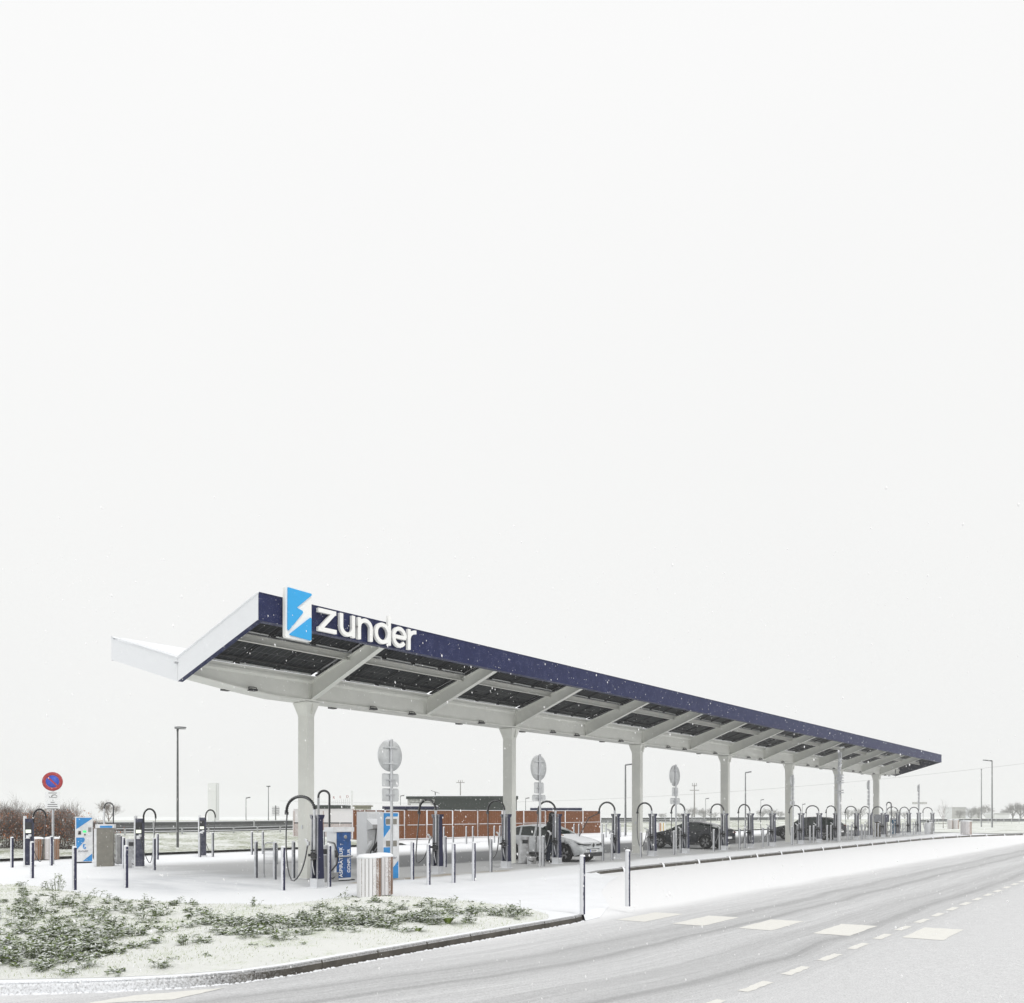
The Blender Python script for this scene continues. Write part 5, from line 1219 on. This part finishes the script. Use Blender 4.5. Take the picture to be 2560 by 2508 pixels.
block('roof_unit', 886, 919, 2013.5, 78, 'beige box-shaped unit above the enclosure corner', 'cabinet', plain('beige', (.42, .41, .32), .6), 2., roof=.12, roofmat=plain('beige_top', (.28, .27, .2), .6))
# solar tracker above the dark building
x, y = atD(1088, 100); t = thing('tilted_dish', 'small tilted flat panel on a post above the roof of the dark building', 'solar panel', (x, y, 0), yaw)
z1 = zat(1980, 100); mb = MB(); mb.cyl((0, 0, 0), .06, z1, 6); mb.build('post', M_rail, t)
mb = MB(); mb.T = Matrix.Translation((0, 0, z1)) @ Matrix.Rotation(math.radians(18), 4, 'Y'); mb.box((0, 0, 0), (1.05, .5, .05)); mb.build('panel', M_rail, t)
# picket skeleton sign
x, y = atD(830, 100); t = thing('rooftop_sign_frame', 'faint frame of thin uprights with three red letters and a pale end post', 'sign', (x, y, 0), yaw)
for i in range(10):
    X_ = i*.23; zt_ = zat(2003-i*.9, 100); mb = MB(); mb.cyl((X_, 0, zat(2030, 100)), .02, zt_-zat(2030, 100), 5); mb.build('upright', M_lcl, t)
mb = MB(); mb.box((2.4, 0, zat(2000, 100)), (.22, .1, 2.2)); mb.build('end_post', M_white, t)
mb = MB(); mb.box((1.2, .0, zat(2028, 100)), (2.5, .2, .12)); mb.build('base_beam', M_dgreen, t)
for i, c_ in enumerate('RED'):
    text_mesh('letter', c_, .42, plain('faded_red', (.35, .10, .08), .6), t, (.12+i*.8, -.1, zat(1997-i*1.2, 100)), (PI/2, 0, 0), .02)
# striped banner panel seen between third column and dark coupe
x, y = G(1640, 2088); t = thing('striped_hoarding', 'small white hoarding with red and yellow vertical stripes behind the dark coupe', 'hoarding', (x, y, gz(x)), yaw)
D = dep(x, y); k = D/FPX; z0, z1 = 10*k, 31*k
mb = MB(); mb.box((12*k, .1, (z0+z1)/2), (24*k, .1, z1-z0)); mb.box((2*k, .1, z0/2), (.08, .08, z0)); mb.box((22*k, .1, z0/2), (.08, .08, z0)); mb.build('board', M_white, t)
mb = MB(); mb.box((10*k, .03, (z0+z1)/2), (1.4*k, .03, z1-z0-.02), 0); mb.box((12.6*k, .03, (z0+z1)/2), (1.6*k, .03, z1-z0-.02), 1); mb.box((19*k, .03, (z0+z1)/2), (2*k, .03, z1-z0-.02), 1); mb.box((6*k, .03, (z0+z1)/2), (1.2*k, .03, z1-z0-.02), 2); mb.build('stripes', [M_red, plain('stripe_yellow', (.7, .5, .15), .6), M_lcl], t)
# far tower, gantry, distant buildings
x, y = atD(521, 300); t = thing('far_tower', 'pale blank sign tower rising in the haze left of the canopy', 'tower', (x, y, 0), yaw)
hh = zat(1958, 300); ww = 26*300/FPX; mb = MB(); mb.box((ww*.4, 0, hh/2), (ww*.8, 1.2, hh)); mb.build('main_panel', plain('tower_white', (.72, .735, .73), .6, var=.02), t); mb = MB(); mb.box((ww*.92, -.1, hh/2), (ww*.16, 1.1, hh)); mb.build('edge_panel', plain('tower_grey', (.60, .62, .62), .6, var=.02), t)
mb = MB(); [mb.box((ww*.4, -.62, hh*f), (ww*.8, .05, .08)) for f in (.3, .56, .78)]; mb.build('joint', plain('tower_grey', (.60, .62, .62), .6, var=.02), t)
x, y = atD(2280, 170); t = thing('road_gantry', 'faint horizontal gantry sign beyond the far end of the row', 'gantry', (x, y, 0), yaw)
z1 = zat(2008, 170); mb = MB(); mb.box((1.5, 0, z1), (3., .3, .45)); mb.build('sign_board', M_lcl, t); mb = MB(); mb.cyl((1.5, 0.3, 0), .15, z1, 8); mb.build('post', M_rail, t)
block('far_building', 2380, 2414, 2018, 330, 'faint boxy grey building in the haze left of the right-hand lamps', 'building', M_lcl, 6., roof=.3, roofmat=M_lcl)
block('far_house', 2486, 2523, 2033, 260, 'faint white low building right of the armed lamp', 'building', M_white, 5., roof=.4, roofmat=M_lcl)
block('far_building', 2427, 2452, 2021, 370, 'faint second grey building among the trees left of the right-hand lamps', 'building', M_lcl, 6., roof=.3, roofmat=M_lcl)
print('BACK OK')

# ------------------------------------------------------------------ cars
def car(name, lab, loc, rz, L, Wd, Ht, prof_top, belt, glass_rng, wheels, body, kind, R=.35):
    """lofted body: nose towards local -Y (y=0) , tail at y=L. prof_top: [(y, z)] of the roofline, belt: [(y,z)] shoulder line"""
    t = thing(name, lab, 'car', loc, rz)
    def ip(P, y):
        for (a, za), (b, zb) in zip(P[:-1], P[1:]):
            if a <= y <= b: s = (y-a)/(b-a+1e-9); s = s*s*(3-2*s)*.5+s*.5; return za+(zb-za)*s
        return P[0][1] if y < P[0][0] else P[-1][1]
    ys_ = sorted(set([round(v, 3) for v in np.linspace(0, L, 45)]))
    secs = []
    for y in ys_:
        e = min(y, L-y); plan = 1-.16*max(0, 1-e/.55)**2-.03*max(0, 1-e/1.4)
        w_ = Wd/2*plan; zt_ = ip(prof_top, y); zb_ = min(ip(belt, y), zt_-.005); zl = .22+.12*max(0, 1-e/.5)
        arch = 0
        for wy in wheels:
            d = abs(y-wy)
            if d < R+.07: arch = max(arch, math.sqrt((R+.07)**2-d*d))
        zl2 = max(zl, R+arch) if arch > 0 else zl
        gh = zt_-zb_; wt = w_-(.02+.42*min(gh, .5)) if gh > .06 else w_*.86
        sec = [(w_*.90, zl2), (w_*.985, max(zl2+.02, zl+.10)), (w_, max(zl2+.04, .50)), (w_*1.0, max(zl2+.06, (zb_+.5)/2+.02)), (w_*.975, max(zl2+.08, zb_-.06)), (w_*.945, max(zb_, zl2+.09)), ((w_*.93*.45+wt*.55), max(zb_+gh*.55, zl2+.1)), (wt+.03, max(zt_-.07*min(1, gh*2.5), zl2+.11)), (wt*.8, zt_-.0), (0.0, zt_+.015)]
        secs.append(sec)
    n = len(secs[0]); ny = len(ys_)
    V_ = []
    for y, s in zip(ys_, secs): V_ += [(-x_, y, z) for x_, z in s]+[(x_, y, z) for x_, z in reversed(s[:-1])]
    m = 2*n-1; bodyf = []; glassf = []
    for j in range(ny-1):
        ym = (ys_[j]+ys_[j+1])/2; gh = ip(prof_top, ym)-ip(belt, ym)
        for i in range(m-1):
            k = i if i < n-1 else m-2-i
            f = (j*m+i, j*m+i+1, (j+1)*m+i+1, (j+1)*m+i)
            isg = False
            if k in (5, 6) and glass_rng[0] < ym < glass_rng[1] and gh > .12 and not any(abs(ym-p) < .045 for p in glass_rng[2]): isg = True
            if k in (6, 7, 8) and gh > .05 and (glass_rng[3][0] < ym < glass_rng[3][1] or glass_rng[4][0] < ym < glass_rng[4][1]): isg = True
            (glassf if isg else bodyf).append(f)
    bodyf += [tuple(range(m)), tuple(reversed(range((ny-1)*m, ny*m)))]
    mb = MB(); mb.v = list(V_); mb.f = bodyf; mb.m = [0]*len(bodyf); mb.smooth = [True]*len(bodyf); bo = mb.build('body', body, t)
    mb = MB(); mb.v = list(V_); mb.f = glassf; mb.m = [0]*len(glassf); mb.smooth = [True]*len(glassf); go = mb.build('windows', M_glass, t)
    bm = bmesh.new(); bm.from_mesh(go.data); bmesh.ops.delete(bm, geom=[v for v in bm.verts if not v.link_faces], context='VERTS'); bm.to_mesh(go.data); bm.free()
    bx_ = MB(); bx_.box((0, L/2, .33), (Wd*.8, L*.86, .2)); bx_.build('underbody', M_tyre, t)
    for wy in wheels:
        for s in (-1, 1):
            mb = MB(); mb.lathe([(R*.66, -.10), (R*.93, -.10), (R, -.07), (R, .07), (R*.93, .10), (R*.66, .10)], n=28); w0 = mb.build('wheel', M_tyre, t)
            w0.location = (s*(Wd/2-.12), wy, R); w0.rotation_euler = (0, s*PI/2, 0)
            mb = MB(); mb.lathe([(.001, .05), (R*.2, .075), (R*.2, .03), (R*.6, .03), (R*.68, .095), (R*.68, .02), (.001, .02)], n=24)
            for q in range(5):
                for da in (-.16, .16):
                    mb.T = Matrix.Rotation(2*PI*q/5+da, 4, 'Z'); mb.box((R*.40, 0, .07), (R*.5, .035, .03), 1)
            mb.T = None; mb.build('rim', [M_black, M_rim], w0)
        # arch trim
            mb = MB(); mb.tube([(s*(Wd/2-.004), wy+(R+.06)*math.cos(a), R+(R+.06)*math.sin(a)) for a in np.linspace(-.25, PI+.25, 18)], .022, 6); mb.build('arch_trim', M_black, t)
    for s in (-1, 1):
        mb = MB(); mb.lathe([(.001, -.08), (.06, -.06), (.09, 0), (.06, .06), (.001, .08)], (0, 0, 0), 10); q = mb.build('mirror', body, t); q.location = (s*(Wd/2+.06), glass_rng[0]+.25, ip(belt, glass_rng[0]+.3)+.05); q.rotation_euler = (0, PI/2, 0)
        mb = MB(); mb.box((s*(Wd/2-.012), L/2, .30), (.05, L-2*(wheels[0]+R+.1)+.25, .11)); mb.build('sill_trim', M_black, t)
        for dy in (L*.53, L*.70):
            mb = MB(); mb.box((s*(Wd/2-.004), dy, (ip(belt, dy)+.32)/2), (.012, .008, ip(belt, dy)-.42)); mb.build('door_seam', M_black, t)
    return t, ip
# white hatch crossover, nose to the row
M_cw = snowy('car_pale_paint', (.50, .52, .53), .3, lo=.5, hi=1.2, spec=.15, toplo=.7)
M_cd = snowy('car_dark_paint', (.016, .018, .024), .22, lo=.6, hi=1.5, spec=.5, toplo=.93, amt=.14)
M_cd2 = snowy('car_black_paint', (.009, .010, .012), .22, lo=.6, hi=1.5, spec=.5, toplo=.93, amt=.1)
cx_ = 27.85
t, ip = car('parked_car', 'pale grey hatchback parked nose-out between charging posts, cable plugged in', (cx_, 18.75, gz(cx_)), 0, 4.2, 1.78, 1.50,
    [(0, .62), (.12, .78), (.5, .90), (1.05, 1.01), (1.3, 1.08), (1.75, 1.32), (2.1, 1.46), (2.6, 1.50), (3.2, 1.47), (3.75, 1.34), (4.05, 1.05), (4.2, .85)],
    [(0, .60), (.5, .88), (1.05, .99), (1.3, 1.0), (3.2, 1.05), (3.9, 1.04), (4.2, .84)], (1.35, 3.75, (2.35, 3.1), (1.32, 2.05), (3.5, 4.0)), (.82, 3.5), M_cw, 'h', R=.345)
mb = MB(); mb.box((0, -.004, .30), (1.25, .05, .16)); mb.box((0, -.004, .52), (.9, .03, .03)); mb.build('lower_grille', M_black, t)
mb = MB(); mb.box((0, -.03, .45), (.52, .02, .11)); pl = mb.build('number_plate', M_white, t); mb = MB(); mb.box((-.24, -.043, .45), (.035, .004, .105)); mb.build('plate_band', M_sb, pl)
mb = MB(); [mb.box((-.16+i*.055, -.043, .45), (.03, .004, .065)) for i in range(7)]; mb.build('plate_characters', M_black, pl)
for s in (-1, 1):
    mb = MB(); mb.add([(s*.30, -.01, .70), (s*.72, .14, .74), (s*.80, .30, .76), (s*.74, .16, .69), (s*.30, -.015, .67)], [(0, 1, 2, 3, 4)]); mb.v = [(x_, y_-.03, z_) for x_, y_, z_ in mb.v]
    mb.tube([(s*.22, -.04, .69), (s*.6, .01, .70), (s*.80, .17, .74)], .028, 6); mb.build('headlight', M_black, t)
mb = MB(); 
mb.prism([(0, -.09), (.07, 0), (0, .09), (-.07, 0)], lambda u, v, d: (u, -.03-d, .68+v), .02); mb.prism([(0, -.045), (.03, 0), (0, .045), (-.03, 0)], lambda u, v, d: (u, -.052-d, .68+v), .004); mb.build('badge', M_black, t)
mb = MB(); mb.lathe([(.001, 0), (.10, .005), (.11, .02), (.001, .03)], n=14); q = mb.build('charge_flap', M_cw, t); q.location = (-.93, .62, .83); q.rotation_euler = (0, -PI/2, .3)
# dark coupe, tail to the row
cx_ = 42.1
t, ip = car('parked_car', 'dark grey fastback parked tail-out behind the third round sign', (cx_, 24.2, gz(cx_)), PI, 4.7, 1.85, 1.48,
    [(0, .60), (.15, .74), (.6, .86), (1.2, .97), (1.5, 1.06), (2.0, 1.33), (2.45, 1.47), (2.9, 1.49), (3.5, 1.40), (4.1, 1.20), (4.45, 1.10), (4.7, .98)],
    [(0, .58), (.6, .84), (1.2, .95), (3.2, 1.02), (3.9, 1.10), (4.4, 1.05), (4.7, .9)], (1.5, 3.95, (2.7,), (1.5, 2.35), (3.3, 4.35)), (.92, 3.72), M_cd, 'f', R=.36)
for s in (-1, 1):
    mb = MB(); mb.box((s*.62, 4.68, .90), (.42, .05, .07)); mb.build('tail_light', plain('tail_red', (.12, .01, .01), .2), t)
mb = MB(); mb.box((0, 4.70, .90), (.9, .03, .05)); mb.box((0, 4.70, .40), (1.4, .05, .2)); mb.box((0, 4.62, 1.06), (1.3, .12, .02)); mb.build('tail_trim', M_black, t)
mb = MB(); mb.box((0, 4.72, .62), (.52, .02, .11)); mb.build('number_plate', M_white, t)
# black SUV
cx_ = 60.9
t, ip = car('parked_car', 'black estate car parked behind the fifth column among the far posts', (cx_, 24.4, gz(cx_)), PI, 4.8, 1.9, 1.66,
    [(0, .70), (.15, .88), (.7, 1.0), (1.15, 1.08), (1.45, 1.2), (1.9, 1.50), (2.3, 1.63), (2.9, 1.66), (3.8, 1.62), (4.3, 1.48), (4.6, 1.2), (4.8, .95)],
    [(0, .68), (.7, .98), (1.2, 1.05), (3.8, 1.10), (4.5, 1.1), (4.8, .92)], (1.45, 4.3, (2.7, 3.6), (1.45, 2.2), (4.3, 4.65)), (.92, 3.8), M_cd2, 's', R=.37)
mb = MB(); mb.box((0, 4.80, .62), (.52, .02, .11)); mb.build('number_plate', M_white, t)
for s in (-1, 1):
    mb = MB(); mb.box((s*.75, 4.72, 1.0), (.25, .08, .2)); mb.build('tail_light', plain('tail_red', (.12, .01, .01), .2), t)
print('CARS OK')

# ------------------------------------------------------------------ person plugging in the pale car
def person(x, y, rz):
    t = thing('person', 'dark-haired person in black coat and dark jeans holding the cable beside the pale car', 'person', (x, y, gz(x)), rz)
    J = {'pelvis': (0, 0, .98), 'waist': (0, .03, 1.14), 'chest': (0, .10, 1.40), 'neck': (0, .15, 1.56), 'head0': (0, .18, 1.64), 'head1': (0, .20, 1.78),
         'hipL': (-.10, 0, .94), 'kneeL': (-.12, .06, .52), 'ankL': (-.13, -.02, .10), 'toeL': (-.14, .15, .05),
         'hipR': (.10, 0, .94), 'kneeR': (.12, .03, .52), 'ankR': (.13, -.08, .10), 'toeR': (.15, .09, .05),
         'shL': (-.20, .11, 1.46), 'elL': (-.27, .18, 1.18), 'wrL': (-.16, .40, 1.05), 'shR': (.20, .11, 1.46), 'elR': (.27, .20, 1.19), 'wrR': (.13, .42, 1.06)}
    Rr = {'pelvis': .155, 'waist': .14, 'chest': .165, 'neck': .065, 'head0': .085, 'head1': .10, 'hipL': .10, 'kneeL': .065, 'ankL': .05, 'toeL': .042, 'hipR': .10, 'kneeR': .065, 'ankR': .05, 'toeR': .042, 'shL': .085, 'elL': .058, 'wrL': .038, 'shR': .085, 'elR': .058, 'wrR': .038}
    ED = [('pelvis', 'waist'), ('waist', 'chest'), ('chest', 'neck'), ('neck', 'head0'), ('head0', 'head1'), ('pelvis', 'hipL'), ('hipL', 'kneeL'), ('kneeL', 'ankL'), ('ankL', 'toeL'), ('pelvis', 'hipR'), ('hipR', 'kneeR'), ('kneeR', 'ankR'), ('ankR', 'toeR'), ('chest', 'shL'), ('shL', 'elL'), ('elL', 'wrL'), ('chest', 'shR'), ('shR', 'elR'), ('elR', 'wrR')]
    for sd_, wr, ex in (('L', Vector(J['wrL']), -1), ('R', Vector(J['wrR']), 1)):
        J['palm'+sd_] = tuple(wr+Vector((0, .07, -.02))); Rr['palm'+sd_] = .032; ED.append(('wr'+sd_, 'palm'+sd_))
        for k in range(4):
            a = 'f%d%s' % (k, sd_); J[a] = tuple(wr+Vector(((k-1.5)*.022, .13, -.03))); Rr[a] = .009; J[a+'t'] = tuple(wr+Vector(((k-1.5)*.022, .16-.005*abs(k-1.5), -.065))); Rr[a+'t'] = .008
            ED += [('palm'+sd_, a), (a, a+'t')]
        J['th'+sd_] = tuple(wr+Vector((-ex*.05, .07, -.01))); Rr['th'+sd_] = .011; ED.append(('wr'+sd_, 'th'+sd_))
    names_ = list(J); me = bpy.data.meshes.new('body'); me.from_pydata([J[k] for k in names_], [(names_.index(a), names_.index(b)) for a, b in ED], [])
    o = bpy.data.objects.new('body', me); COL.objects.link(o)
    md = o.modifiers.new('skin', 'SKIN'); 
    for i, k in enumerate(names_): me.skin_vertices[0].data[i].radius = (Rr[k], Rr[k]*(.72 if k in ('chest', 'waist', 'pelvis') else 1.))
    me.skin_vertices[0].data[0].use_root = True
    s = o.modifiers.new('sub', 'SUBSURF'); s.levels = 2; s.render_levels = 2
    ev = bpy.data.meshes.new_from_object(o.evaluated_get(bpy.context.evaluated_depsgraph_get())); bpy.data.objects.remove(o)
    o = bpy.data.objects.new('body', ev); COL.objects.link(o); o.parent = t
    for m_ in (plain('black_coat', (.012, .013, .014), .8), plain('dark_jeans', (.02, .03, .055), .8), plain('skin', (.45, .28, .21), .6)): ev.materials.append(m_)
    for p in ev.polygons:
        z = p.center.z; y_ = p.center.y; x_ = p.center.x
        p.material_index = 2 if (z > 1.57 or (y_ > .40 and z < 1.2)) else (1 if z < .86 else 0); p.use_smooth = True
        if z < .12: p.material_index = 0
    mb = MB(); mb.lathe([(.17, .78), (.195, .95), (.165, 1.14), (.19, 1.40), (.15, 1.50)], (0, .06, 0), 18); mb.v = [(a, b*(.8)+max(0, c-1)*.12, c) for a, b, c in mb.v]; mb.build('coat', plain('black_coat', (.012, .013, .014), .8), t)
    mb = MB(); mb.lathe([(.07, 1.38), (.11, 1.46), (.12, 1.60), (.125, 1.72), (.11, 1.83), (.07, 1.88), (.001, 1.895)], (0, .145, 0), 18); mb.build('hair', plain('dark_hair', (.012, .009, .008), .7), t)
    mb = MB(); mb.lathe([(.001, -.02), (.014, -.012), (.018, 0), (.012, .012), (.001, .018)], (0, .30, 1.70), 8); [mb.lathe([(.001, -.01), (.012, 0), (.001, .01)], (sx*.035, .285, 1.735), 6) for sx in (-1, 1)]; mb.build('face', plain('skin', (.45, .28, .21), .6), t)
    return t
x, y = G(1371, 2158); p = person(x, y, -2.0); p.scale = (1.06, 1.06, 1.06)

# ------------------------------------------------------------------ hedge, shrubs and trees
def branch_tree(mb, p, d, L, r, depth, spread=.55, up=.15, kids_=3, n=4, lim=None):
    p = Vector(p); d = Vector(d).normalized(); pts = [p]; q = p
    for i in range(3):
        d = (d+Vector((random.gauss(0, .10), random.gauss(0, .10), up*.3+random.gauss(0, .06)))).normalized(); q = q+d*L/3; pts.append(q)
    mb.tube(pts, [r, r*.85, r*.7, r*.5], n if depth > 1 else 3, cap=False)
    if depth <= 0: return
    for k in range(kids_):
        t = random.uniform(.4, 1.) if k else 1.
        o = pts[0].lerp(pts[3], t) if t < 1 else pts[3]
        nd = (d+Vector((random.gauss(0, spread), random.gauss(0, spread), random.gauss(up, spread*.5)))).normalized()
        branch_tree(mb, o, nd, L*random.uniform(.6, .85), max(r*.5, .0035), depth-1, spread, up, kids_, n)
def tree(px, D, z0, H, name, lab, depth=5, kids_=3, r=.08, mat=None, cat='tree', spread=.5, trunkf=.3, up=.12):
    x, y = atD(px, D); t = thing(name, lab, cat, (x, y, z0))
    mb = MB(); mb.tube([(0, 0, 0), (.02, 0, H*trunkf*.5), (0, .02, H*trunkf)], [r, r*.85, r*.75], 7); mb.build('trunk', mat or M_twig, t)
    mb = MB()
    for k in range(kids_+1):
        a = 2*PI*k/(kids_+1)+random.random(); branch_tree(mb, (0, .02, H*trunkf*(.75+.25*random.random())), (math.cos(a)*.55, math.sin(a)*.55, .9), H*.24, r*.5, depth-1, spread, up, kids_)
    branch_tree(mb, (0, .02, H*trunkf), (0, 0, 1), H*.27, r*.6, depth-1, spread, up, kids_)
    mb.build('crown', mat or M_twig, t, fix=False); return t
tree(272, 78, .65, 3.0, 'bare_tree', 'small round bare tree beyond the guardrail left of the tall lamp', 5, 4, .05, trunkf=.35, spread=.5)
tree(2358, 106, .35, 3.6, 'young_tree', 'young bare tree by the far slatted bins', 4, 3, .05, trunkf=.35, spread=.45)
def shrub(px, D, H, lab, leafy, W_=1.2, dark=True):
    x, y = atD(px, D); t = thing('hedge_shrub', lab, 'shrub', (x, y, .15), group='shrubs of the hedge on the left')
    mb = MB()
    for k in range(20):
        a = random.uniform(0, 2*PI); branch_tree(mb, (random.gauss(0, W_*.35), random.gauss(0, .3), 0), (math.cos(a)*.4, math.sin(a)*.4, 1), H*.34, .018, 4, .45, .18, 3, 3)
    mb.build('branches', M_twig, t, fix=False)
    mb = MB()
    for k in range(int(leafy*1.5)):
        u = random.gauss(0, W_*.5); z = random.uniform(.3, .9)*H*.85; v = random.gauss(0, .45)
        leaf(mb, (u, v, z), (random.gauss(0, 1), random.gauss(0, 1), random.gauss(0, .6)), random.uniform(.07, .13), .06)
    mb.build('rusty_leaves', M_orange, t, fix=False)
    mb = MB()
    for k in range(1900 if dark else 500):
        u = random.uniform(-W_, W_); z = random.random()**1.1*H*.50; v = random.gauss(0, .4)
        leaf(mb, (u, v, z), (random.gauss(0, 1), random.gauss(0, 1), random.gauss(0, .8)), random.uniform(.07, .15), .04)
    mb.build('dense_base', M_hedge, t, fix=False); return t
for px, H, lf, lab in ((-25, 2.9, 500, 'tallest hedge shrub cut by the left edge of the picture'), (40, 2.6, 900, 'hedge shrub behind the leftmost bollard'), (95, 2.4, 1200, 'hedge shrub with many rust-coloured leaves behind the far left charging post'), (150, 2.7, 1300, 'rusty-leaved hedge shrub behind the no-parking sign'), (205, 2.1, 500, 'hedge shrub behind the kiosk'), (255, 1.45, 120, 'last and lowest hedge shrub, behind the khaki cabinet')):
    shrub(px, 41.5+random.uniform(-.3, .3), H, lab, lf, 1.15, dark=px < 230)
# bare understorey along the embankment behind hedge, and far trees in the haze
def far_tree(px, D, H, lab, Wf=.5):
    x, y = atD(px, D); t = thing('far_tree', lab, 'tree', (x, y, 0), group='hazy trees on the horizon')
    mb = MB(); mb.tube([(0, 0, 0), (0, 0, H*.5)], [.3, .15], 5); mb.build('trunk', M_dist, t)
    mb = MB()
    for k in range(7):
        a = 2*PI*k/7+random.random(); branch_tree(mb, (0, 0, H*random.uniform(.12, .4)), (math.cos(a)*Wf*1.2, math.sin(a)*Wf*1.2, .8), H*.27, .11, 4, .5, .1, 4, 3)
    mb.build('crown', M_dist, t, fix=False); return t
base_far = []
FT = []
for i, (px, pt, D) in enumerate([(2428, 2016, 180), (2446, 2014, 185), (2465, 2012, 180), (2532, 2008, 150), (2551, 2000, 150), (2570, 2004, 150), (2512, 2022, 170), (2399, 2024, 185),
        (1655, 2030, 200), (1730, 2018, 190), (1760, 2020, 190), (1785, 2028, 195), (1905, 2026, 200), (1925, 2020, 200), (1950, 2028, 205), (1700, 2033, 200), (2120, 2022, 210), (2150, 2018, 215), (2235, 2024, 215), (2262, 2028, 215)]):
    D *= 1.75; H = zat(pt, D); place = ('right of the two armed lamps' if px > 2500 else 'left of the right-hand lamps' if px > 2390 else 'beyond the last posts' if px > 2100 else 'between fourth and fifth column' if px > 1850 else 'between third and fourth column')
    FT.append((px, D, H, place))
cnts = {}
for px, D, H, place in FT:
    cnts[place] = cnts.get(place, 0)+1
seen = {}
for px, D, H, place in FT:
    seen[place] = seen.get(place, 0)+1
    lab = 'faint bare tree on the horizon %s, %s of its clump' % (place, ORD[seen[place]-1]) 
    if not base_far or px > 2390:
        t = far_tree(px, D, H, lab); base_far.append((t, H))
    else:
        b, bh = random.choice(base_far); x, y = atD(px, D); t = dup(b, (x, y, 0), random.uniform(0, 6), lab); s = H/bh; t.scale = (s*1.3, s*1.3, s)
print('TREES OK')

# ------------------------------------------------------------------ falling snow (flakes hanging in the air) and the snowy air itself
N = 34000
cx = rng.uniform(0, 1, N)
D = 3.5+rng.uniform(0, 1, N)**.6*55; T_ = rng.uniform(-.66, .66, N); Z = rng.uniform(.0, 1, N)*np.minimum(2.5+D*.27, 9.5)
fx = D*CT+T_*D*ST; fy = D*ST-T_*D*CT
rs = rng.uniform(.002, .0068, N)
vv = np.zeros((N, 6, 3)); dirs = np.array([(1, 0, 0), (-1, 0, 0), (0, 1, 0), (0, -1, 0), (.5, .15, -1.9), (-.5, -.15, 1.9)])
C_ = np.stack([fx, fy, Z], 1)
vv = C_[:, None, :]+dirs[None]*rs[:, None, None]
tri = np.array([(0, 2, 5), (2, 1, 5), (1, 3, 5), (3, 0, 5), (2, 0, 4), (1, 2, 4), (3, 1, 4), (0, 3, 4)])
ff = (tri[None]+6*np.arange(N)[:, None, None]).reshape(-1, 3)
me = bpy.data.meshes.new('snowfall'); me.from_pydata(vv.reshape(-1, 3).tolist(), [], ff.tolist()); me.materials.append(plain('flake', (.97, .97, .97), .9, var=0.))
o = bpy.data.objects.new('snowfall', me); COL.objects.link(o); tag(o, 'falling snowflakes drifting through the air', 'snow', kind='stuff')
HAZE = 0.0009
hm = bpy.data.materials.new('haze'); hm.use_nodes = True; hn = hm.node_tree.nodes; hn.clear(); out = hn.new('ShaderNodeOutputMaterial'); pv = hn.new('ShaderNodeVolumePrincipled')
pv.inputs['Color'].default_value = (.97, .98, .975, 1); pv.inputs['Density'].default_value = HAZE; pv.inputs['Anisotropy'].default_value = .0
hm.node_tree.links.new(pv.outputs[0], out.inputs['Volume'])
mb = MB(); mb.box((200, 180, 6.4), (640, 640, 15.2)); o = mb.build('haze', hm); tag(o, 'thin snowy air fading the far things', 'haze', kind='stuff')
print('DONE')
